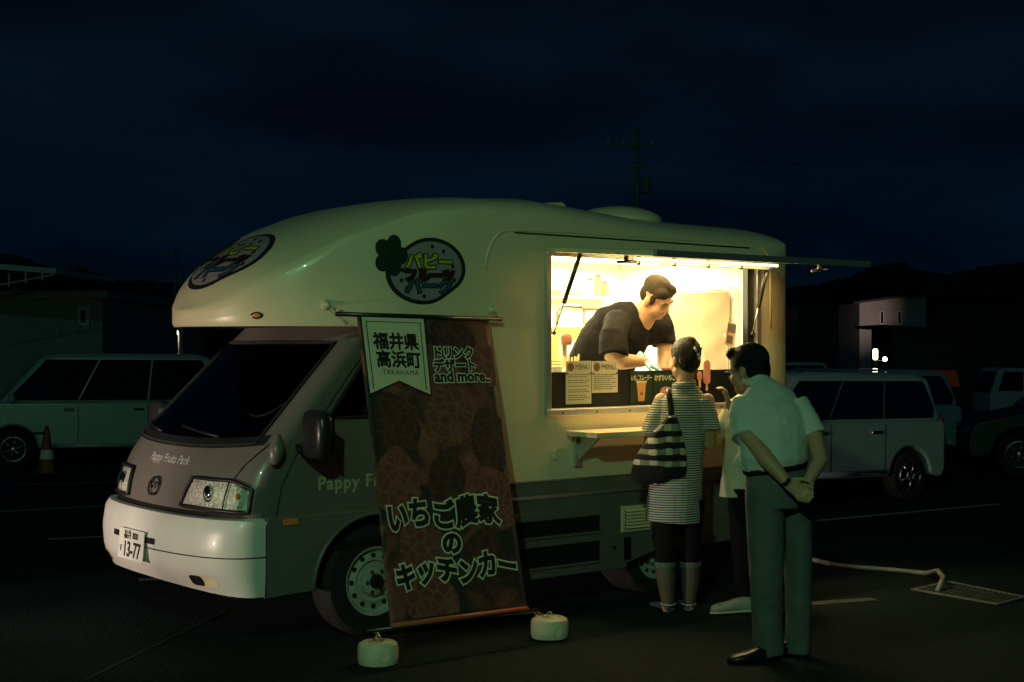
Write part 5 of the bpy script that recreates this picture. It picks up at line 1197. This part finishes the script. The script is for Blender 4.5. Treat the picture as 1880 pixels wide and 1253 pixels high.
# flatbed kei truck, far right
def kei_truck():
    g = V((15.2, 46, ground_z(46))); t = thing('light_truck', 'small white flatbed truck parked far away at the right edge', 'truck', g, math.radians(4), 'cars parked behind the food truck')
    q = MB(); out = [(.0, .35), (.0, .95), (.28, 1.72), (.45, 1.78), (1.12, 1.78), (1.18, 1.70), (1.18, .35)]; n = len(out)
    q.add([(x, y, z) for y in (-.7, .7) for x, z in out], [tuple(range(n)), tuple(range(2*n-1, n-1, -1))]+[(i, (i+1) % n, (i+1) % n+n, i+n) for i in range(n)]); q.build('cab', 'white_paint', t, bevel=.04)
    MB().prism([(.24, 1.05), (1.05, 1.05), (1.05, 1.66), (.44, 1.66)], .02, lambda a, b, c: (a, -.705-c*.2, b)).build('door_window', 'glass_black', t)
    MB().add([(-.012, -.6, 1.0), (-.012, .6, 1.0), (.245, .55, 1.66), (.245, -.55, 1.66)], [(0, 1, 2, 3)]).build('windscreen', 'glass_black', t)
    MB().box(1.25, 3.2, -.70, .70, .60, .68).build('bed', 'white_paint', t)
    for y0, y1 in ((-.70, -.66), (.66, .70)): MB().box(1.25, 3.2, y0, y1, .681, 1.05).build('side_board', 'white_paint', t, bevel=.006)
    MB().box(3.16, 3.2, -.660, .655, .681, 1.05).build('tail_board', 'white_paint', t, bevel=.006)
    MB().box(1.35, 3.1, -.6, .6, .682, 1.75).build('cargo_box', 'wall_pale', t, bevel=.02)
    for x in (.5, 2.6):
        for y in (-.66, .50): MB().lathe([(.15, 0), (.27, 0), (.27, .15), (.15, .15)], 20, 'y', (x, y, .27)).build('wheel', 'black_rubber', t)
kei_truck()
# car whose headlamps light the front of the food truck (left of the picture)
HLP = tw(-7.6, 1.45, 0)
hcar = car('waiting_car', 'dark car waiting left of the picture with its headlamps on the food truck', 'car', (HLP.x, HLP.y, 0), (.0, .0), ANG+PI, 3.9, 1.65, 1.5, 'dark_paint', belt=.93, wr=.29, ws=(.8, 1.5), rear_rake=.3)
mat('headlight_glow', (1, 1, 1), .3, emit=(1., .90, .80), estr=30.)
for dy in (-.5, .5):
    MB().lathe([(.06, -.02), (.055, -.03), (.0005, -.035)], 16, 'z').build('lit_lamp', 'headlight_glow', hcar).matrix_local = Matrix.Translation((-.02, dy, .66)) @ Matrix.Rotation(-PI/2, 4, 'Y') @ Matrix.Rotation(PI, 4, 'X')
    ld = bpy.data.lights.new('headlight', 'SPOT'); ld.energy = 800; ld.color = (1., .77, .60); ld.spot_size = math.radians(25); ld.spot_blend = .55; ld.shadow_soft_size = .06
    lo = bpy.data.objects.new('headlight_beam', ld); COL.objects.link(lo); lo.parent = hcar; lo.location = (-.10, dy, .66)
    d = V((-1, 0, .004)).normalized(); lo.rotation_euler = d.to_track_quat('-Z', 'Y').to_euler()

# ------------------------------------------------------------------ buildings, poles, lamps
def building(name, label, x0, x1, ybot, ytl, ytr, Y, depth, wall='wall_pale', roof='roof_dark', wins=(), over=.3, thick=.18, band=None):
    a = P3(x0, ybot, Y); b = P3(x1, ybot, Y); tl = P3(x0, ytl, Y).z; tr_ = P3(x1, ytr, Y).z; g = ground_z(Y); w_ = b.x-a.x
    t = thing(name, label, 'building', (a.x, Y, g)); h0, h1 = tl-g, tr_-g
    q = MB(); q.add([(0, 0, 0), (w_, 0, 0), (w_, depth, 0), (0, depth, 0), (0, 0, h0), (w_, 0, h1), (w_, depth, h1), (0, depth, h0)], [(3, 2, 1, 0), (4, 5, 6, 7), (0, 1, 5, 4), (1, 2, 6, 5), (2, 3, 7, 6), (3, 0, 4, 7)]); q.build('wall', wall, t)
    s = (h1-h0)/w_; q = MB()
    q.add([(x, y, h0+s*x+dz) for x in (-over, w_+over) for y in (-over, depth+over) for dz in (.004, thick)], [(0, 1, 3, 2), (4, 6, 7, 5), (0, 4, 5, 1), (2, 3, 7, 6), (0, 2, 6, 4), (1, 5, 7, 3)]); q.build('roof', roof, t)
    for (wx0, wy0, wx1, wy1) in wins:
        c0 = P3(wx0, wy1, Y)-V((a.x, Y, g)); c1 = P3(wx1, wy0, Y)-V((a.x, Y, g)); fr = .09
        wn = MB().box(c0.x-fr, c1.x+fr, -.06, -.004, c0.z-fr, c1.z+fr).build('window', 'white_paint', t); MB().box(c0.x, c1.x, -.075, -.062, c0.z, c1.z).build('pane', 'glass_black', wn)
    return t
H1 = building('house', 'pale sided house with a single pitch roof and two narrow windows', 1578, 1700, 665, 557, 541, 110, 7, wins=((1617, 573, 1621, 594), (1649, 573, 1653, 594)), over=.55)
building('low_hut', 'dark hut with a sloping roof in front of the pale house', 1640, 1790, 680, 604, 612, 82, 5, 'wall_dark', over=.8)
building('far_house', 'dark low building behind the rear corner of the truck', 1380, 1572, 670, 566, 566, 140, 7, 'wall_dark', over=.5)
building('far_barn', 'dark long roof at the far right edge', 1722, 1990, 670, 552, 560, 130, 9, 'wall_dark', over=.8)
building('store_shed', 'long pale flat roofed shed behind the silver minivan', -420, 188, 668, 552, 549, 36, 8, 'wall_pale', 'wall_pale', wins=((150, 570, 158, 592),), over=.15, thick=.20)
building('white_cottage', 'small pale house far behind the minivan, left of the street lamp', 213, 262, 640, 565, 565, 95, 6, 'wall_pale', 'wall_pale')
building('long_cottage', 'pale low house far behind, right of the small pale house', 270, 335, 640, 576, 576, 100, 6, 'wall_pale', 'roof_dark')
# canopy at the upper left
t = thing('canopy', 'pale flat canopy with thin braces at the upper left edge', 'canopy', P3(-60, 560, 33)*1); t.location.z = ground_z(33)
c0 = t.location; e1 = P3(103, 503, 33)-c0; e0 = P3(-200, 480, 33)-c0
MB().add([(e0.x, 0, e0.z), (e1.x, 0, e1.z), (e1.x, 5, e1.z), (e0.x, 5, e0.z), (e0.x, 0, e0.z+.16), (e1.x, 0, e1.z+.12), (e1.x, 5, e1.z+.12), (e0.x, 5, e0.z+.16)], [(3, 2, 1, 0), (4, 5, 6, 7), (0, 1, 5, 4), (1, 2, 6, 5), (2, 3, 7, 6), (3, 0, 4, 7)]).build('canopy_roof', 'white_paint', t)
r0 = P3(-120, 545, 33)-c0; r1 = P3(100, 505, 33)-c0; MB().tube([r0, r1], .02, 6).build('brace', 'white_paint', t)
for k in (.45, .62, .76, .9): pnt = r0+(r1-r0)*k; MB().tube([pnt-V((0, 0, .08)), pnt+V((0, 0, .22))], .025, 6).build('bracket', 'white_paint', t)
for x in (e0.x+.3, e1.x-2.6): MB().box(x, x+.12, 4.5, 4.62, 0, e0.z+(e1.z-e0.z)*(x-e0.x)/(e1.x-e0.x)).build('post', 'pole_concrete', t)
def pole(x, ytop, Y, lab, arms):
    b = P3(x, 640, Y); g = ground_z(Y); top = P3(x, ytop, Y).z-g; t = thing('utility_pole', lab, 'utility pole', (b.x, Y, g))
    MB().tube([(0, 0, 0), (0, 0, top)], [.13, .07], 12).build('shaft', 'pole_concrete', t, smooth=True)
    for dy, l in arms: MB().box(-l*.65, l*.35, -.17, -.12, top-dy-.04, top-dy+.04).build('crossarm', 'pole_concrete', t)
    for dy, l in arms[:1]:
        for k in (-.6, -.3, .3): MB().lathe([(.03, 0), (.05, .06), (.02, .16)], 8, 'z', (l*k, -.145, top-dy+.042)).build('insulator', 'white_paint', t)
    MB().lathe([(.13, -.28), (.16, -.25), (.16, .22), (.13, .26)], 14, 'z', (.27, 0, top-1.9)).build('transformer', 'pole_concrete', t)
    return t, V((b.x, Y, g+top))
_, pA = pole(1170, 232, 46, 'utility pole with crossarms rising behind the truck roof', ((.65, 1.6), (1.3, 1.0)))
_, pB = pole(322, 452, 78, 'faint utility pole left of the truck front', ((.4, 1.8), (1.1, 1.4)))
for k, (dz, q0, q1) in enumerate(((-.5, pA, P3(1950, 230, 60)), (-1.0, pA, P3(1950, 255, 60)), (-3.9, pA+V((0, 0, -1)), P3(1950, 425, 70)), (-4.3, pA+V((0, 0, -1)), P3(1950, 440, 70)))):
    a = q0+V((0, 0, dz)); b = q1
    w_ = MB().tube([a+(b-a)*s+V((0, 0, -1.2*4*s*(1-s))) for s in lin(0, 1, 14)], .006, 4).build('power_line', 'black_trim')
    tag(w_, ['topmost', 'second', 'third', 'lowest'][k]+' overhead wire running right from the utility pole', 'wire')
mat('lamp_glow', (1, 1, .9), .4, emit=(1., .93, .62), estr=9.)
def street_lamp(x, y, Y, lab, e, hgt_y, watts):
    c = P3(x, y, Y); g = ground_z(Y); t = thing('street_lamp', lab, 'street lamp', (c.x, Y, g)); h = c.z-g
    MB().tube([(.25, 0, 0), (.25, 0, h), (.12, 0, h+.12), (0, 0, h+.10)], .05, 8).build('lamp_post', 'pole_concrete', t, smooth=True)
    MB().ball((0, 0, h), (.24, .2, .18)).build('lamp_head', 'lamp_glow', t, smooth=True)
    ld = bpy.data.lights.new('lamp', 'POINT'); ld.energy = watts; ld.color = (1., .9, .6); ld.shadow_soft_size = .25; lo = bpy.data.objects.new('lamp_light', ld); COL.objects.link(lo); lo.parent = t; lo.location = (-.1, -.4, h-.3)
street_lamp(321, 611, 88, 'lit street lamp far behind the front of the truck', 6, 0, 60)
# lit doorway by the pale house
c = P3(1607, 651, 74); t = thing('yard_lamp', 'bright lit lamp in the yard before the pale house', 'lamp', (c.x, 74, ground_z(74))); h = c.z-ground_z(74)
MB().box(-.10, .10, -.1, .1, 0, h-.30).build('lamp_base', 'pole_concrete', t); MB().lathe([(.09, -.28), (.13, -.2), (.13, .22), (.09, .28)], 12, 'z', (0, 0, h)).build('lamp_tube', 'lamp_glow', t, smooth=True); MB().ball((.5, 0, h-.25), .12).build('lamp_ball', 'lamp_glow', t, smooth=True)
MB().tube([(0, 0, h-.30), (.5, 0, h-.36)], .02, 6).build('lamp_bracket', 'pole_concrete', t)
g_ = V((P3(1641, 640, 96).x, 96, ground_z(96))); t = thing('fill_lamp', 'small garden lamp post added unseen behind the dark hut to light the pale house', 'lamp', g_)
MB().tube([(0, 0, 0), (0, 0, .9)], .05, 8).build('lamp_post', 'pole_concrete', t, smooth=True); MB().lathe([(.16, .92), (.20, 1.0), (.14, 1.16), (.02, 1.22)], 14).build('lamp_head', 'lamp_glow', t, smooth=True)
ld = bpy.data.lights.new('fill', 'SPOT'); ld.energy = 2600; ld.spot_size = math.radians(33); ld.spot_blend = 1.; ld.color = (1., .66, .56); ld.shadow_soft_size = .2  # added spot, its post put in unseen to brighten the house wall
lo = bpy.data.objects.new('lamp_light', ld); COL.objects.link(lo); lo.parent = t; lo.location = (0, .35, 1.1); lo.rotation_euler = (V((.045, 1, .30))).to_track_quat('-Z', 'Y').to_euler()
# flood light mast behind the photographer
FP = V((.35, 8.4, 1.3))-LKEY*11+V((.9, 0, 0))
t = thing('flood_light_mast', 'car park flood light mast behind the photographer', 'lamp mast', (FP.x, FP.y, 0))
MB().tube([(0, -.3, 0), (0, -.3, FP.z+.2)], [.10, .06], 10).build('mast', 'pole_concrete', t, smooth=True)
MB().box(-.35, .35, -.24, -.06, FP.z-.12, FP.z+.22).build('lamp_housing', 'dark_plastic', t, bevel=.02)
ld = bpy.data.lights.new('flood', 'POINT'); ld.energy = 560; ld.color = (.44, 1., .50); ld.shadow_soft_size = .12; lo = bpy.data.objects.new('flood_lamp', ld); COL.objects.link(lo); lo.parent = t; lo.location = (0, .12, FP.z)

# ------------------------------------------------------------------ small things on the ground
g = gpt(86, 872); t = thing('traffic_cone', 'dark traffic cone standing before the minivan front door', 'traffic cone', g)
MB().box(-.17, .17, -.17, .17, .002, .035).build('cone_base', 'black_rubber', t, bevel=.01); MB().lathe([(.13, .036), (.035, .66), (.02, .70), (.001, .70)], 24).build('cone_body', 'cone_orange', t, sharp=40)
MB().lathe([(.1035, .23), (.0835, .36)], 24, cap=False).build('reflective_band', 'white_print', t, smooth=True)
MB().tube([(-.33, 0, .58), (.0, 0, .60)], .018, 8).build('cone_bar', 'black_trim', t, smooth=True)
pts = [gpt(*c)+V((0, 0, .02)) for c in ((1440, 1024), (1487, 1031), (1530, 1042), (1570, 1047), (1640, 1052), (1700, 1058))]+[gpt(1722, 1070)+V((0, 0, .08)), gpt(1732, 1082)+V((0, 0, .075)), gpt(1724, 1088)+V((0, 0, .03)), gpt(1720, 1088)+V((0, 0, .006))]
tag(MB().tube(pts, .017, 10).build('drain_hose', 'hose_white', None, smooth=True), 'pale hose lying on the asphalt and bending down into the drain', 'hose')
ga, gb, gc, gd = gpt(1672, 1085), gpt(1742, 1070), gpt(1884, 1099), gpt(1832, 1113)
t = thing('drain_grate', 'iron drain grate set in the asphalt under the hose end', 'drain grate', (0, 0, .003)); t.location = (*ga.xy, .002)
def gg(a, b, z): q_ = (ga*(1-a)+gd*a)*(1-b)+(gb*(1-a)+gc*a)*b-ga; return V((q_.x, q_.y, z))
def gbox(a0, a1, b0, b1, z0, z1): return MB().add([gg(a, b, z) for a in (a0, a1) for b in (b0, b1) for z in (z0, z1)], [(0, 1, 3, 2), (4, 6, 7, 5), (0, 4, 5, 1), (2, 3, 7, 6), (0, 2, 6, 4), (1, 5, 7, 3)])
gbox(0, 1, 0, 1, .001, .003).build('drain_pit', 'seam', t)
for a0, a1, b0, b1 in ((0, 1, 0, .06), (0, 1, .94, 1), (0, .03, .06, .94), (.97, 1, .06, .94)): gbox(a0, a1, b0, b1, .0035, .012).build('frame_bar', 'alu', t)
for k in range(14): a = .04+.93*k/14; gbox(a, a+.034, .065, .935, .0035, .010).build('grate_bar', 'iron', t)
for bb in (.35, .65): gbox(.035, .965, bb, bb+.03, .0102, .0125).build('cross_bar', 'iron', t)
